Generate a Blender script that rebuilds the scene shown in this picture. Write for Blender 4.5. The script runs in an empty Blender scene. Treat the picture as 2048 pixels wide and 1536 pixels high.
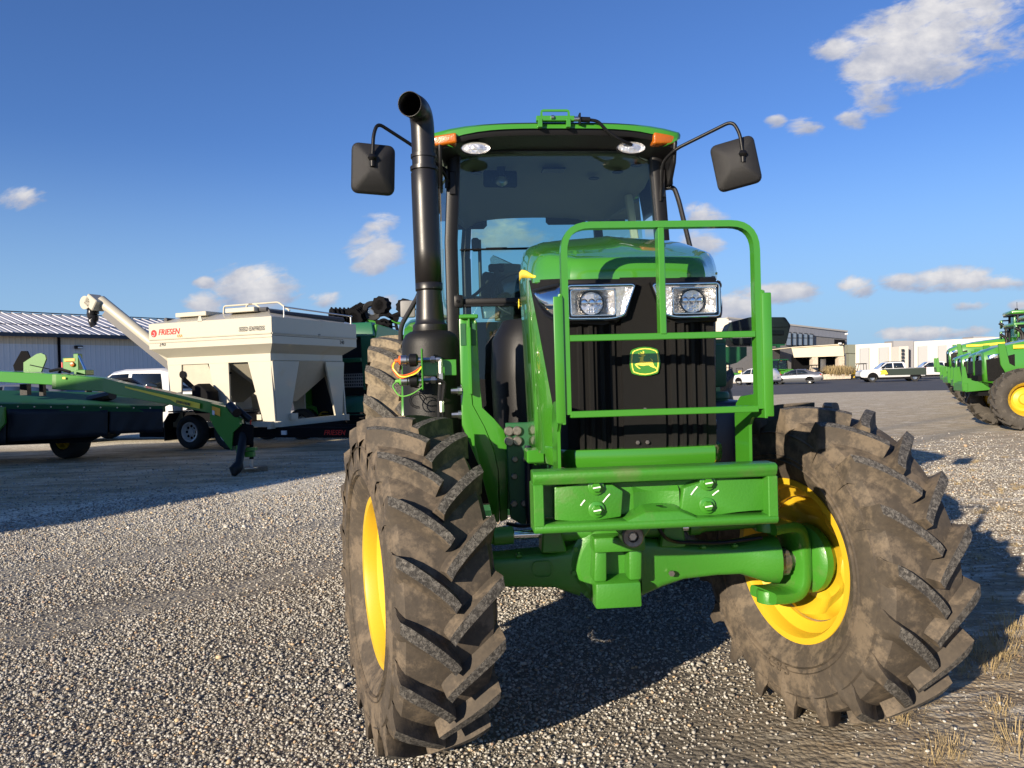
import bpy, bmesh, math, random
import numpy as np
from mathutils import Vector, Matrix
R = math.radians
sc = bpy.context.scene
C = bpy.context.collection
# ---------------------------------------------------------------- camera
cam = bpy.data.cameras.new('camera'); camo = bpy.data.objects.new('camera', cam); C.objects.link(camo)
cam.lens = 27.03; cam.sensor_width = 36; cam.clip_start = 0.05; cam.clip_end = 6000
camo.location = (0, 0, 1.42)
camo.matrix_world = (Matrix.Translation((0, 0, 1.42)) @ Matrix.Rotation(R(90 - 0.48), 4, 'X') @ Matrix.Rotation(R(-1.6), 4, 'Z'))
sc.camera = camo
sc.view_settings.view_transform = 'Standard'; sc.view_settings.look = 'None'
sc.view_settings.exposure = 0.85; sc.view_settings.gamma = 1.0
# ---------------------------------------------------------------- sun
SAZ, SEL = 37.0, 16.0
sd = Vector((-math.sin(R(SAZ)) * math.cos(R(SEL)), -math.cos(R(SAZ)) * math.cos(R(SEL)), math.sin(R(SEL))))
sun = bpy.data.lights.new('sun', 'SUN'); suno = bpy.data.objects.new('sun', sun); C.objects.link(suno)
sun.energy = 5.0; sun.angle = R(0.5); sun.color = (1.0, 0.86, 0.68)
suno.rotation_euler = sd.to_track_quat('Z', 'Y').to_euler(); suno.location = sd * 50
# ---------------------------------------------------------------- world: sky with clouds
wd = bpy.data.worlds.new('World'); sc.world = wd; wd.use_nodes = True
nt = wd.node_tree; nt.nodes.clear()
def N(nt, t, **kw):
    n = nt.nodes.new(t)
    for k, v in kw.items():
        if k == 'inp':
            for a, b in v.items():
                if isinstance(b, bpy.types.NodeSocket): nt.links.new(b, n.inputs[a])
                else: n.inputs[a].default_value = b
        else: setattr(n, k, v)
    return n
def M(nt, op, a, b=0.0, c=0.0, clamp=False):
    n = nt.nodes.new('ShaderNodeMath'); n.operation = op; n.use_clamp = clamp
    for i, v in enumerate((a, b, c)):
        if isinstance(v, bpy.types.NodeSocket): nt.links.new(v, n.inputs[i])
        else: n.inputs[i].default_value = v
    return n.outputs[0]
def mixc(nt, f, a, b, mode='MIX'):
    n = nt.nodes.new('ShaderNodeMix'); n.data_type = 'RGBA'; n.blend_type = mode
    for i, v in ((0, f), (6, a), (7, b)):
        if isinstance(v, bpy.types.NodeSocket): nt.links.new(v, n.inputs[i])
        else: n.inputs[i].default_value = v if i == 0 else (tuple(v) + (1,) if len(v) == 3 else v)
    return n.outputs[2]
def ramp(nt, fac, stops):
    n = nt.nodes.new('ShaderNodeValToRGB'); nt.links.new(fac, n.inputs[0]); el = n.color_ramp.elements
    while len(el) < len(stops): el.new(0.5)
    for e, (p, c) in zip(el, stops):
        e.position = p; e.color = (c, c, c, 1) if isinstance(c, (int, float)) else tuple(c) + (1,)
    return n.outputs[0]
sky = N(nt, 'ShaderNodeTexSky', sky_type='NISHITA', sun_disc=False, sun_elevation=R(SEL), sun_rotation=R(180 + SAZ),
        air_density=1.0, dust_density=0.25, ozone_density=2.2, altitude=200)
tc = N(nt, 'ShaderNodeTexCoord'); sp = N(nt, 'ShaderNodeSeparateXYZ', inp={0: tc.outputs['Generated']})
yy = M(nt, 'MAXIMUM', sp.outputs[1], 0.05)
az = M(nt, 'DIVIDE', sp.outputs[0], yy); ee = M(nt, 'DIVIDE', sp.outputs[2], yy)
front = M(nt, 'GREATER_THAN', sp.outputs[1], 0.06)
nv = N(nt, 'ShaderNodeCombineXYZ', inp={0: az, 1: M(nt, 'MULTIPLY', ee, 1.5)})
rot = N(nt, 'ShaderNodeVectorRotate', rotation_type='Z_AXIS', inp={0: nv.outputs[0], 3: R(-22)})
sc2 = N(nt, 'ShaderNodeVectorMath', operation='MULTIPLY', inp={0: rot.outputs[0], 1: (0.75, 1.3, 1.0)})
n1 = N(nt, 'ShaderNodeTexNoise', inp={'Vector': sc2.outputs[0], 'Scale': 14.0, 'Detail': 12.0, 'Roughness': 0.62, 'Distortion': 0.55})
n2 = N(nt, 'ShaderNodeTexNoise', inp={'Vector': nv.outputs[0], 'Scale': 26.0, 'Detail': 6.0, 'Roughness': 0.6})
CL = [(0.58, 0.434, 0.098, 0.046, 1), (0.515, 0.404, 0.078, 0.046, 1), (0.478, 0.363, 0.036, 0.033, 0.9), (0.448, 0.325, 0.02, 0.016, 0.8), (0.443, 0.412, 0.036, 0.016, 0.95), (0.389, 0.314, 0.021, 0.012, 0.62), (0.349, 0.324, 0.014, 0.008, 0.85), (-0.166, 0.17, 0.036, 0.026, 0.85), (-0.162, 0.201, 0.023, 0.016, 0.75), (-0.177, 0.151, 0.026, 0.02, 0.8), (-0.327, 0.123, 0.049, 0.027, 1), (-0.399, 0.107, 0.024, 0.014, 1), (-0.395, 0.134, 0.014, 0.007, 0.85), (-0.633, 0.251, 0.03, 0.015, 0.95), (0.257, 0.204, 0.029, 0.014, 0.85), (0.249, 0.17, 0.029, 0.017, 0.85), (0.289, 0.081, 0.03, 0.016, 1), (0.351, 0.101, 0.052, 0.012, 0.95), (0.45, 0.105, 0.022, 0.012, 0.95), (0.508, 0.11, 0.026, 0.01, 0.95), (0.586, 0.11, 0.065, 0.014, 0.9), (0.644, 0.104, 0.033, 0.01, 0.8), (0.525, 0.042, 0.045, 0.009, 0.9), (0.584, 0.042, 0.046, 0.009, 0.8), (0.663, 0.075, 0.016, 0.008, 0.75), (-0.149, 0.102, 0.023, 0.008, 0.7), (-0.236, 0.109, 0.022, 0.01, 0.8), (0.598, 0.076, 0.023, 0.007, 0.8), (-0.01, 0.185, 0.052, 0.02, 0.9)]
acc = None; shd = None
for (a, e, ra, re, amp) in CL:
    da = M(nt, 'DIVIDE', M(nt, 'SUBTRACT', az, a), ra * 1.25); de = M(nt, 'DIVIDE', M(nt, 'SUBTRACT', ee, e), re * 1.25)
    q = M(nt, 'ADD', M(nt, 'MULTIPLY', da, da), M(nt, 'MULTIPLY', de, de))
    b = M(nt, 'MULTIPLY', M(nt, 'SUBTRACT', 1.0, M(nt, 'MULTIPLY', q, 0.55)), amp)
    s = M(nt, 'MULTIPLY', M(nt, 'MAXIMUM', b, 0.0), M(nt, 'MULTIPLY_ADD', de, 0.5, 0.5))
    acc = b if acc is None else M(nt, 'MAXIMUM', acc, b)
    shd = s if shd is None else M(nt, 'MAXIMUM', shd, s)
n4 = N(nt, 'ShaderNodeTexNoise', inp={'Vector': sc2.outputs[0], 'Scale': 48.0, 'Detail': 8.0, 'Roughness': 0.6, 'Distortion': 0.3})
nn_ = M(nt, 'ADD', M(nt, 'MULTIPLY', n1.outputs[0], 0.72), M(nt, 'MULTIPLY', n4.outputs[0], 0.28))
acc = M(nt, 'MAXIMUM', acc, 0.0)
den = M(nt, 'MULTIPLY', M(nt, 'ADD', M(nt, 'MULTIPLY', acc, 1.12), M(nt, 'MULTIPLY', M(nt, 'SUBTRACT', nn_, 0.5), 2.6)), M(nt, 'GREATER_THAN', acc, 0.001))
cm = N(nt, 'ShaderNodeMapRange', interpolation_type='SMOOTHSTEP', inp={0: den, 1: 0.42, 2: 0.98, 3: 0.0, 4: 0.95})
edge = N(nt, 'ShaderNodeMapRange', interpolation_type='SMOOTHSTEP', inp={0: acc, 1: 0.0, 2: 0.3})
cmask = M(nt, 'MULTIPLY', M(nt, 'MULTIPLY', cm.outputs[0], edge.outputs[0]), front)
lit = M(nt, 'ADD', M(nt, 'MULTIPLY', shd, 0.9), M(nt, 'MULTIPLY', M(nt, 'SUBTRACT', n2.outputs[0], 0.5), 1.2), clamp=True)
ccol = ramp(nt, lit, [(0.0, (2.1, 2.35, 3.1)), (0.35, (3.2, 3.25, 3.6)), (0.9, (5.3, 5.1, 4.9))])
skc = mixc(nt, 1.0, sky.outputs[0], (0.37, 0.525, 0.84), 'MULTIPLY')
hz = N(nt, 'ShaderNodeMapRange', interpolation_type='SMOOTHSTEP', inp={0: sp.outputs[2], 1: -0.02, 2: 0.30, 3: 0.92, 4: 0.0}).outputs[0]
skc = mixc(nt, hz, skc, (1.85, 3.0, 4.35))
out = mixc(nt, cmask, skc, ccol)
bg = N(nt, 'ShaderNodeBackground', inp={0: out, 1: 0.10})
N(nt, 'ShaderNodeOutputWorld', inp={0: bg.outputs[0]})
# ---------------------------------------------------------------- helpers
def tag(o, label=None, cat=None, group=None, kind=None):
    if label: o['label'] = label
    if cat: o['category'] = cat
    if group: o['group'] = group
    if kind: o['kind'] = kind
    return o
def empty(name, loc, rz=0, label=None, cat=None, group=None):
    o = bpy.data.objects.new(name, None); C.objects.link(o); o.location = loc; o.rotation_euler = (0, 0, rz)
    o.empty_display_size = 0.2
    return tag(o, label, cat, group)
def copy_tree(o, parent=None):
    c = o.copy(); C.objects.link(c); c.parent = parent
    for ch in [x for x in bpy.data.objects if x.parent is o]: copy_tree(ch, c)
    return c
X3, Y3, Z3 = Vector((1, 0, 0)), Vector((0, 1, 0)), Vector((0, 0, 1))
def frame(o, x, y, z=None):
    x = Vector(x).normalized(); y = Vector(y); y = (y - x * y.dot(x)).normalized(); z = x.cross(y)
    return Matrix.Translation(Vector(o)) @ Matrix((x, y, z)).transposed().to_4x4()
class MB:
    def __init__(s): s.bm = bmesh.new(); s.mi = 0
    def mat(s, i): s.mi = i; return s
    def face(s, vs, mi=None):
        try:
            f = s.bm.faces.new(vs); f.material_index = s.mi if mi is None else mi; return f
        except ValueError: return None
    def verts(s, ps, m=None):
        return [s.bm.verts.new(m @ Vector(p) if m is not None else Vector(p)) for p in ps]
    def _bev(s, fs, b, seg):
        es = list({e for f in fs for e in f.edges})
        r = bmesh.ops.bevel(s.bm, geom=es, offset=b, segments=seg, profile=0.5, affect='EDGES', clamp_overlap=True)
        for f in r['faces']: f.material_index = s.mi
    def box(s, c, d, m=None, bev=0.0, seg=1, rz=0, rx=0, ry=0):
        loc = Matrix.Translation(Vector(c)) @ Matrix.Rotation(rz, 4, 'Z') @ Matrix.Rotation(ry, 4, 'Y') @ Matrix.Rotation(rx, 4, 'X')
        if m is not None: loc = m @ loc
        h = [x / 2 for x in d]
        v = s.verts([(i * h[0], j * h[1], k * h[2]) for i in (-1, 1) for j in (-1, 1) for k in (-1, 1)], loc)
        fs = [s.face([v[i] for i in q]) for q in ((0, 1, 3, 2), (4, 6, 7, 5), (0, 4, 5, 1), (2, 3, 7, 6), (0, 2, 6, 4), (1, 5, 7, 3))]
        if bev: s._bev(fs, bev, seg)
        return s
    def hexa(s, p, bev=0.0, seg=1, m=None):
        v = s.verts(p, m)   # bottom 4 ccw, top 4 ccw
        fs = [s.face([v[i] for i in q]) for q in ((3, 2, 1, 0), (4, 5, 6, 7), (0, 1, 5, 4), (1, 2, 6, 5), (2, 3, 7, 6), (3, 0, 4, 7))]
        if bev: s._bev(fs, bev, seg)
        return s
    def prism(s, poly, depth, m=None, bev=0.0, seg=1, z0=0.0):
        a = s.verts([(x, y, z0) for x, y in poly], m); b = s.verts([(x, y, z0 + depth) for x, y in poly], m)
        n = len(poly); fs = [s.face(a[::-1]), s.face(b)]
        for i in range(n): fs.append(s.face([a[i], a[(i + 1) % n], b[(i + 1) % n], b[i]]))
        fs = [f for f in fs if f]
        if bev: s._bev(fs, bev, seg)
        return s
    def sweep(s, path, sect, up=None, closed=False, scale=None, caps=True):
        P = [Vector(p) for p in path]; n = len(P); rings = []; prev = None
        for i in range(n):
            if closed: t = (P[(i + 1) % n] - P[i - 1])
            else: t = (P[min(i + 1, n - 1)] - P[max(i - 1, 0)])
            t.normalize()
            if up is not None: u = Vector(up)
            elif prev is None:
                u = Z3 if abs(t.z) < 0.9 else Y3
            else: u = prev
            u = (u - t * u.dot(t)).normalized(); prev = u; w = t.cross(u)
            k = scale[i] if scale else 1.0
            ms = 1.0
            if 0 < i < n - 1 or closed:
                a = (P[i] - P[i - 1]).normalized(); ms = 1.0
            rings.append([s.bm.verts.new(P[i] + w * (x * k) + u * (y * k)) for x, y in sect])
        m = len(sect)
        for i in range(n if closed else n - 1):
            a, b = rings[i], rings[(i + 1) % n]
            for j in range(m): s.face([a[j], a[(j + 1) % m], b[(j + 1) % m], b[j]])
        if caps and not closed: s.face(rings[0][::-1]); s.face(rings[-1])
        return s
    def tube(s, path, r, n=10, rad=None, closed=False, caps=True):
        sect = [(math.cos(2 * math.pi * i / n), math.sin(2 * math.pi * i / n)) for i in range(n)]
        sc_ = rad if rad else [r] * len(path)
        return s.sweep(path, sect, closed=closed, scale=sc_, caps=caps)
    def lathe(s, prof, m=None, n=24, closed=False, a0=0, a1=2 * math.pi, mis=None):
        full = abs(a1 - a0 - 2 * math.pi) < 1e-6; rings = []
        for r, h in prof:
            if r < 1e-6: rings.append([s.verts([(0, 0, h)], m)[0]])
            else: rings.append(s.verts([(r * math.cos(a0 + (a1 - a0) * i / n), r * math.sin(a0 + (a1 - a0) * i / n), h) for i in range(n if full else n + 1)], m))
        k = len(prof)
        for i in range(k if closed else k - 1):
            a, b = rings[i], rings[(i + 1) % k]; mi = mis[i] if mis else None
            for j in range(n):
                j2 = (j + 1) % n if full else j + 1
                if len(a) == 1 and len(b) == 1: continue
                if len(a) == 1: s.face([a[0], b[j2], b[j]], mi)
                elif len(b) == 1: s.face([a[j], a[j2], b[0]], mi)
                else: s.face([a[j], a[j2], b[j2], b[j]], mi)
        return s
    def grid(s, rows, mi=None, flip=False):
        vs = [[s.bm.verts.new(Vector(p)) for p in r] for r in rows]
        for i in range(len(vs) - 1):
            for j in range(len(vs[0]) - 1):
                q = [vs[i][j], vs[i][j + 1], vs[i + 1][j + 1], vs[i + 1][j]]
                s.face(q[::-1] if flip else q, mi(i, j) if callable(mi) else mi)
        return s
    def build(s, name, mats, parent=None, ang=32, loc=None, rot=None, solid=0.0, recalc=True):
        bm = s.bm
        bmesh.ops.remove_doubles(bm, verts=bm.verts, dist=2e-5)
        if recalc: bmesh.ops.recalc_face_normals(bm, faces=bm.faces)
        ca = R(ang)
        for f in bm.faces: f.smooth = True
        for e in bm.edges:
            if len(e.link_faces) == 2: e.smooth = e.calc_face_angle(0) < ca
        me = bpy.data.meshes.new(name); bm.to_mesh(me); bm.free()
        for m in (mats if isinstance(mats, (list, tuple)) else [mats]): me.materials.append(m)
        o = bpy.data.objects.new(name, me); C.objects.link(o)
        if parent is not None: o.parent = parent
        if loc is not None: o.location = loc
        if rot is not None: o.rotation_euler = rot
        if solid:
            md = o.modifiers.new('thickness', 'SOLIDIFY'); md.thickness = solid; md.offset = 0
        return o
def bend(pts, r, n=5):
    """round the corners of a polyline"""
    P = [Vector(p) for p in pts]; out = [P[0]]
    for i in range(1, len(P) - 1):
        a = (P[i - 1] - P[i]); b = (P[i + 1] - P[i]); ra = min(r, a.length * .49, b.length * .49)
        p0 = P[i] + a.normalized() * ra; p1 = P[i] + b.normalized() * ra
        for k in range(n + 1):
            t = k / n; out.append(p0 * (1 - t) ** 2 + P[i] * 2 * t * (1 - t) + p1 * t ** 2)
    out.append(P[-1]); return out
def bend_closed(pts, r, n=5):
    P = [Vector(p) for p in pts]; out = []
    for i in range(len(P)):
        a = (P[i - 1] - P[i]); b = (P[(i + 1) % len(P)] - P[i]); ra = min(r, a.length * .49, b.length * .49)
        p0 = P[i] + a.normalized() * ra; p1 = P[i] + b.normalized() * ra
        for k in range(n + 1):
            t = k / n; out.append(p0 * (1 - t) ** 2 + P[i] * 2 * t * (1 - t) + p1 * t ** 2)
    return out
def rrect(w, h, r, n=4):
    out = []
    for cx, cy, a in ((w / 2 - r, h / 2 - r, 0), (-w / 2 + r, h / 2 - r, 90), (-w / 2 + r, -h / 2 + r, 180), (w / 2 - r, -h / 2 + r, 270)):
        for k in range(n + 1): out.append((cx + r * math.cos(R(a + 90 * k / n)), cy + r * math.sin(R(a + 90 * k / n))))
    return out
def sq(w, h=None, r=0.0):
    h = h or w
    return rrect(w, h, r, 2) if r else [(w / 2, h / 2), (-w / 2, h / 2), (-w / 2, -h / 2), (w / 2, -h / 2)]
def text(name, s, mat, size, o, x, y, parent, ext=0.0012, shear=0.0, bold=0.0, align='LEFT', sx=1.0):
    cu = bpy.data.curves.new(name, 'FONT'); cu.body = s; cu.size = size; cu.extrude = ext; cu.shear = shear; cu.offset = bold; cu.align_x = align
    cu.resolution_u = 2
    ob = bpy.data.objects.new(name, cu); C.objects.link(ob)
    dg = bpy.context.evaluated_depsgraph_get(); me = bpy.data.meshes.new_from_object(ob.evaluated_get(dg))
    bpy.data.objects.remove(ob, do_unlink=True)
    me.transform(frame(o, x, y) @ Matrix.Diagonal((sx, 1, 1, 1))); me.materials.clear(); me.materials.append(mat)
    ob = bpy.data.objects.new(name, me); C.objects.link(ob); ob.parent = parent
    return ob
# ---------------------------------------------------------------- materials
def mat(name, col, rough=0.5, metal=0.0, coat=0.0, spec=0.5, var=0.0, vscale=8.0, bump=0.0, bscale=60.0, dirt=None, dirtamt=0.0, dscale=3.0, rvar=0.0):
    m = bpy.data.materials.new(name); m.use_nodes = True; nt = m.node_tree; b = nt.nodes['Principled BSDF']
    b.inputs['Roughness'].default_value = rough; b.inputs['Metallic'].default_value = metal
    b.inputs['Specular IOR Level'].default_value = spec
    b.inputs['Coat Weight'].default_value = coat; b.inputs['Coat Roughness'].default_value = 0.04
    tc = N(nt, 'ShaderNodeTexCoord'); c = tuple(col) + (1,)
    b.inputs['Base Color'].default_value = c
    src = None
    if var or rvar:
        n = N(nt, 'ShaderNodeTexNoise', inp={'Vector': tc.outputs['Object'], 'Scale': vscale, 'Detail': 6.0, 'Roughness': 0.6})
        if var:
            lo = tuple(x * (1 - var) for x in col); hi = tuple(min(1, x * (1 + var)) for x in col)
            src = ramp(nt, n.outputs[0], [(0.3, lo), (0.7, hi)])
        if rvar:
            nt.links.new(M(nt, 'MULTIPLY_ADD', M(nt, 'SUBTRACT', n.outputs[0], 0.5), rvar * 2, rough, clamp=True), b.inputs['Roughness'])
    if dirt:
        d = N(nt, 'ShaderNodeTexNoise', inp={'Vector': tc.outputs['Object'], 'Scale': dscale, 'Detail': 8.0, 'Roughness': 0.65})
        f = ramp(nt, d.outputs[0], [(0.62 - dirtamt * 0.4, 0.0), (0.78 - dirtamt * 0.4, 1.0)])
        src = mixc(nt, M(nt, 'MULTIPLY', f, min(1, 0.35 + dirtamt)), src if src else col, dirt)
        nt.links.new(M(nt, 'MULTIPLY_ADD', f, 0.25, rough, clamp=True), b.inputs['Roughness'])
    if src: nt.links.new(src, b.inputs['Base Color'])
    if bump:
        n = N(nt, 'ShaderNodeTexNoise', inp={'Vector': tc.outputs['Object'], 'Scale': bscale, 'Detail': 4.0})
        bp = N(nt, 'ShaderNodeBump', inp={'Strength': bump, 'Distance': 0.01, 'Height': n.outputs[0]})
        nt.links.new(bp.outputs[0], b.inputs['Normal'])
    return m
GREEN = mat('green_paint', (0.040, 0.205, 0.014), 0.32, coat=0.6, bump=0.02, bscale=9)
GREENC = mat('green_cast_paint', (0.040, 0.195, 0.016), 0.40, coat=0.2, bump=0.12, bscale=120, dirt=(0.13, 0.12, 0.06), dirtamt=0.14, dscale=3.5)
HOODG = mat('green_gloss_paint', (0.042, 0.20, 0.014), 0.22, coat=1.0)
GREEND = mat('green_machine_paint', (0.038, 0.185, 0.015), 0.38, coat=0.3)
DGREEN = mat('dark_green_plastic', (0.012, 0.085, 0.03), 0.5, var=.2)
YEL = mat('yellow_paint', (0.58, 0.375, 0.018), 0.45, coat=0.3, bump=0.03, bscale=8)
YDEC = mat('yellow_decal', (0.90, 0.66, 0.05), 0.4)
YLINE = mat('yellow_emblem', (0.85, 0.72, 0.10), 0.4)
BLK = mat('black_plastic', (0.006, 0.006, 0.007), 0.42, spec=.28, bump=0.1, bscale=400)
BLKT = mat('black_textured_plastic', (0.010, 0.010, 0.011), 0.6, bump=0.35, bscale=500)
BPIPE = mat('black_satin_pipe', (0.010, 0.009, 0.009), 0.38, spec=0.5, rvar=0.06, vscale=20, bump=.03, bscale=200)
BMUF = mat('black_matte_muffler', (0.009, 0.009, 0.009), 0.5, spec=.35, bump=0.15, bscale=300)
DARK = mat('dark_metal', (0.008, 0.008, 0.009), 0.75, spec=.05)
CHROME = mat('chrome', (0.85, 0.86, 0.88), 0.08, 1.0)
ZINC = mat('zinc_steel', (0.55, 0.54, 0.52), 0.32, 1.0, rvar=.1)
PINST = mat('worn_steel_pin', (0.22, 0.20, 0.18), 0.45, 0.8, var=.3, vscale=60)
REFL = mat('reflector_silver', (0.95, 0.93, 0.90), 0.26, 0.72, bump=0.6, bscale=55)
AMB = mat('amber_lens', (0.40, 0.10, 0.002), 0.25, coat=.5, bump=0.3, bscale=130)
CREAM = mat('cream_paint', (0.44, 0.415, 0.335), 0.4, coat=.25, dirt=(0.45, 0.36, 0.22), dirtamt=0.08, dscale=2.0)
CREAMS = mat('cream_paint_worn', (0.38, 0.35, 0.27), 0.5, var=.06)
WHITE = mat('white_paint', (0.60, 0.61, 0.62), 0.3, coat=0.8)
GREYP = mat('grey_plastic', (0.20, 0.20, 0.20), 0.6)
RED = mat('red_marking', (0.60, 0.02, 0.015), 0.4)
ORG = mat('orange_rubber', (0.85, 0.13, 0.02), 0.5)
GRNR = mat('green_rubber', (0.12, 0.36, 0.06), 0.5)
SKIRT = mat('black_rubber_curtain', (0.010, 0.012, 0.018), 0.5, spec=.3, bump=0.3, bscale=5)
SILV = mat('silver_car_paint', (0.17, 0.18, 0.20), 0.28, 0.6, coat=1.0)
INTER = mat('cab_liner', (0.26, 0.24, 0.19), 0.8)
SEATM = mat('seat_fabric', (0.16, 0.14, 0.10), 0.8)
BEIGE = mat('beige_trim', (0.36, 0.33, 0.26), 0.7)
MARK = mat('paint_marker_white', (0.75, 0.80, 0.72), 0.5)
BLUEB = mat('blue_black_plastic', (0.006, 0.008, 0.022), 0.35)
def glass(name, tint, alpha, rough=0.0, k=1.0):
    m = bpy.data.materials.new(name); m.use_nodes = True; nt = m.node_tree; nt.nodes.clear()
    t = N(nt, 'ShaderNodeBsdfTransparent', inp={0: tuple(tint) + (1,)}); g = N(nt, 'ShaderNodeBsdfGlossy', inp={0: (1, 1, 1, 1), 1: rough})
    fr = N(nt, 'ShaderNodeFresnel', inp={0: 1.5})
    mx = N(nt, 'ShaderNodeMixShader', inp={0: M(nt, 'MULTIPLY_ADD', fr.outputs[0], k, alpha, clamp=True), 1: t.outputs[0], 2: g.outputs[0]})
    N(nt, 'ShaderNodeOutputMaterial', inp={0: mx.outputs[0]}); return m
GLASS = glass('tinted_cab_glass', (0.62, 0.80, 0.76), 0.02)
CLEAR = glass('clear_lens', (0.96, 0.96, 0.96), 0.0, 0.0, 0.45)
DGLASS = mat('dark_window_glass', (0.012, 0.016, 0.02), 0.05, coat=1.0)
def mesh_mat():
    m = bpy.data.materials.new('black_grille_mesh'); m.use_nodes = True; nt = m.node_tree; b = nt.nodes['Principled BSDF']
    tc = N(nt, 'ShaderNodeTexCoord'); sp = N(nt, 'ShaderNodeSeparateXYZ', inp={0: tc.outputs['Object']})
    w1 = M(nt, 'SINE', M(nt, 'MULTIPLY', M(nt, 'ADD', sp.outputs[0], M(nt, 'MULTIPLY', sp.outputs[1], 0.9)), 1500)); w2 = M(nt, 'SINE', M(nt, 'MULTIPLY', sp.outputs[2], 1100))
    h = M(nt, 'MULTIPLY', w1, w2)
    n = N(nt, 'ShaderNodeTexNoise', inp={'Vector': tc.outputs['Object'], 'Scale': 30.0, 'Detail': 4.0})
    c = ramp(nt, h, [(0.45, (0.003, 0.003, 0.003)), (0.8, (0.016, 0.014, 0.012))])
    nt.links.new(c, b.inputs['Base Color']); b.inputs['Roughness'].default_value = 0.6; b.inputs['Specular IOR Level'].default_value = .3
    bp = N(nt, 'ShaderNodeBump', inp={'Strength': 0.6, 'Distance': 0.003, 'Height': h}); nt.links.new(bp.outputs[0], b.inputs['Normal'])
    return m
GMESH = mesh_mat()
def rubber(name, dust, amt, scuff=False, base=(0.030, 0.027, 0.024)):
    m = bpy.data.materials.new(name); m.use_nodes = True; nt = m.node_tree; b = nt.nodes['Principled BSDF']
    tc = N(nt, 'ShaderNodeTexCoord'); v = tc.outputs['Object']
    n = N(nt, 'ShaderNodeTexNoise', inp={'Vector': v, 'Scale': 7.5, 'Detail': 10.0, 'Roughness': 0.72})
    n2 = N(nt, 'ShaderNodeTexNoise', inp={'Vector': v, 'Scale': 38.0, 'Detail': 5.0, 'Roughness': 0.7})
    vo = N(nt, 'ShaderNodeTexVoronoi', inp={'Vector': v, 'Scale': 95.0, 'Randomness': 1.0})
    f = ramp(nt, M(nt, 'ADD', n.outputs[0], M(nt, 'MULTIPLY', M(nt, 'SUBTRACT', n2.outputs[0], 0.5), 0.22)), [(0.58 - amt, 0.0), (0.68 - amt * 0.8, 1.0)])
    film = mixc(nt, M(nt, 'MULTIPLY_ADD', n2.outputs[0], 0.55, 0.0), base, dust)
    c = mixc(nt, M(nt, 'MULTIPLY', f, 0.52), film, tuple(x * 1.3 for x in dust))
    if scuff:
        n3 = N(nt, 'ShaderNodeTexNoise', inp={'Vector': v, 'Scale': 75.0, 'Detail': 6.0, 'Roughness': 0.75, 'Distortion': 0.8})
        g = ramp(nt, n3.outputs[0], [(0.44, 0.0), (0.66, 1.0)])
        c = mixc(nt, g, (0.040, 0.037, 0.033), (0.20, 0.185, 0.16))
    nt.links.new(c, b.inputs['Base Color']); b.inputs['Roughness'].default_value = 0.78; b.inputs['Specular IOR Level'].default_value = 0.35
    hh = n3.outputs[0] if scuff else n2.outputs[0]
    bp = N(nt, 'ShaderNodeBump', inp={'Strength': 0.9 if scuff else 0.35, 'Distance': 0.006 if scuff else 0.004, 'Height': hh}); nt.links.new(bp.outputs[0], b.inputs['Normal'])
    return m
RUB = rubber('tyre_rubber', (0.155, 0.120, 0.082), 0.095)
RUBT = rubber('tyre_lug_top', (0.16, 0.13, 0.10), 0.1, scuff=True)
RUBR = rubber('tyre_rubber_muddy', (0.25, 0.20, 0.13), 0.15)
RUBD = rubber('tyre_rubber_grey', (0.11, 0.095, 0.075), 0.03)
RUBC = mat('car_tyre_rubber', (0.018, 0.018, 0.018), 0.75)
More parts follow.
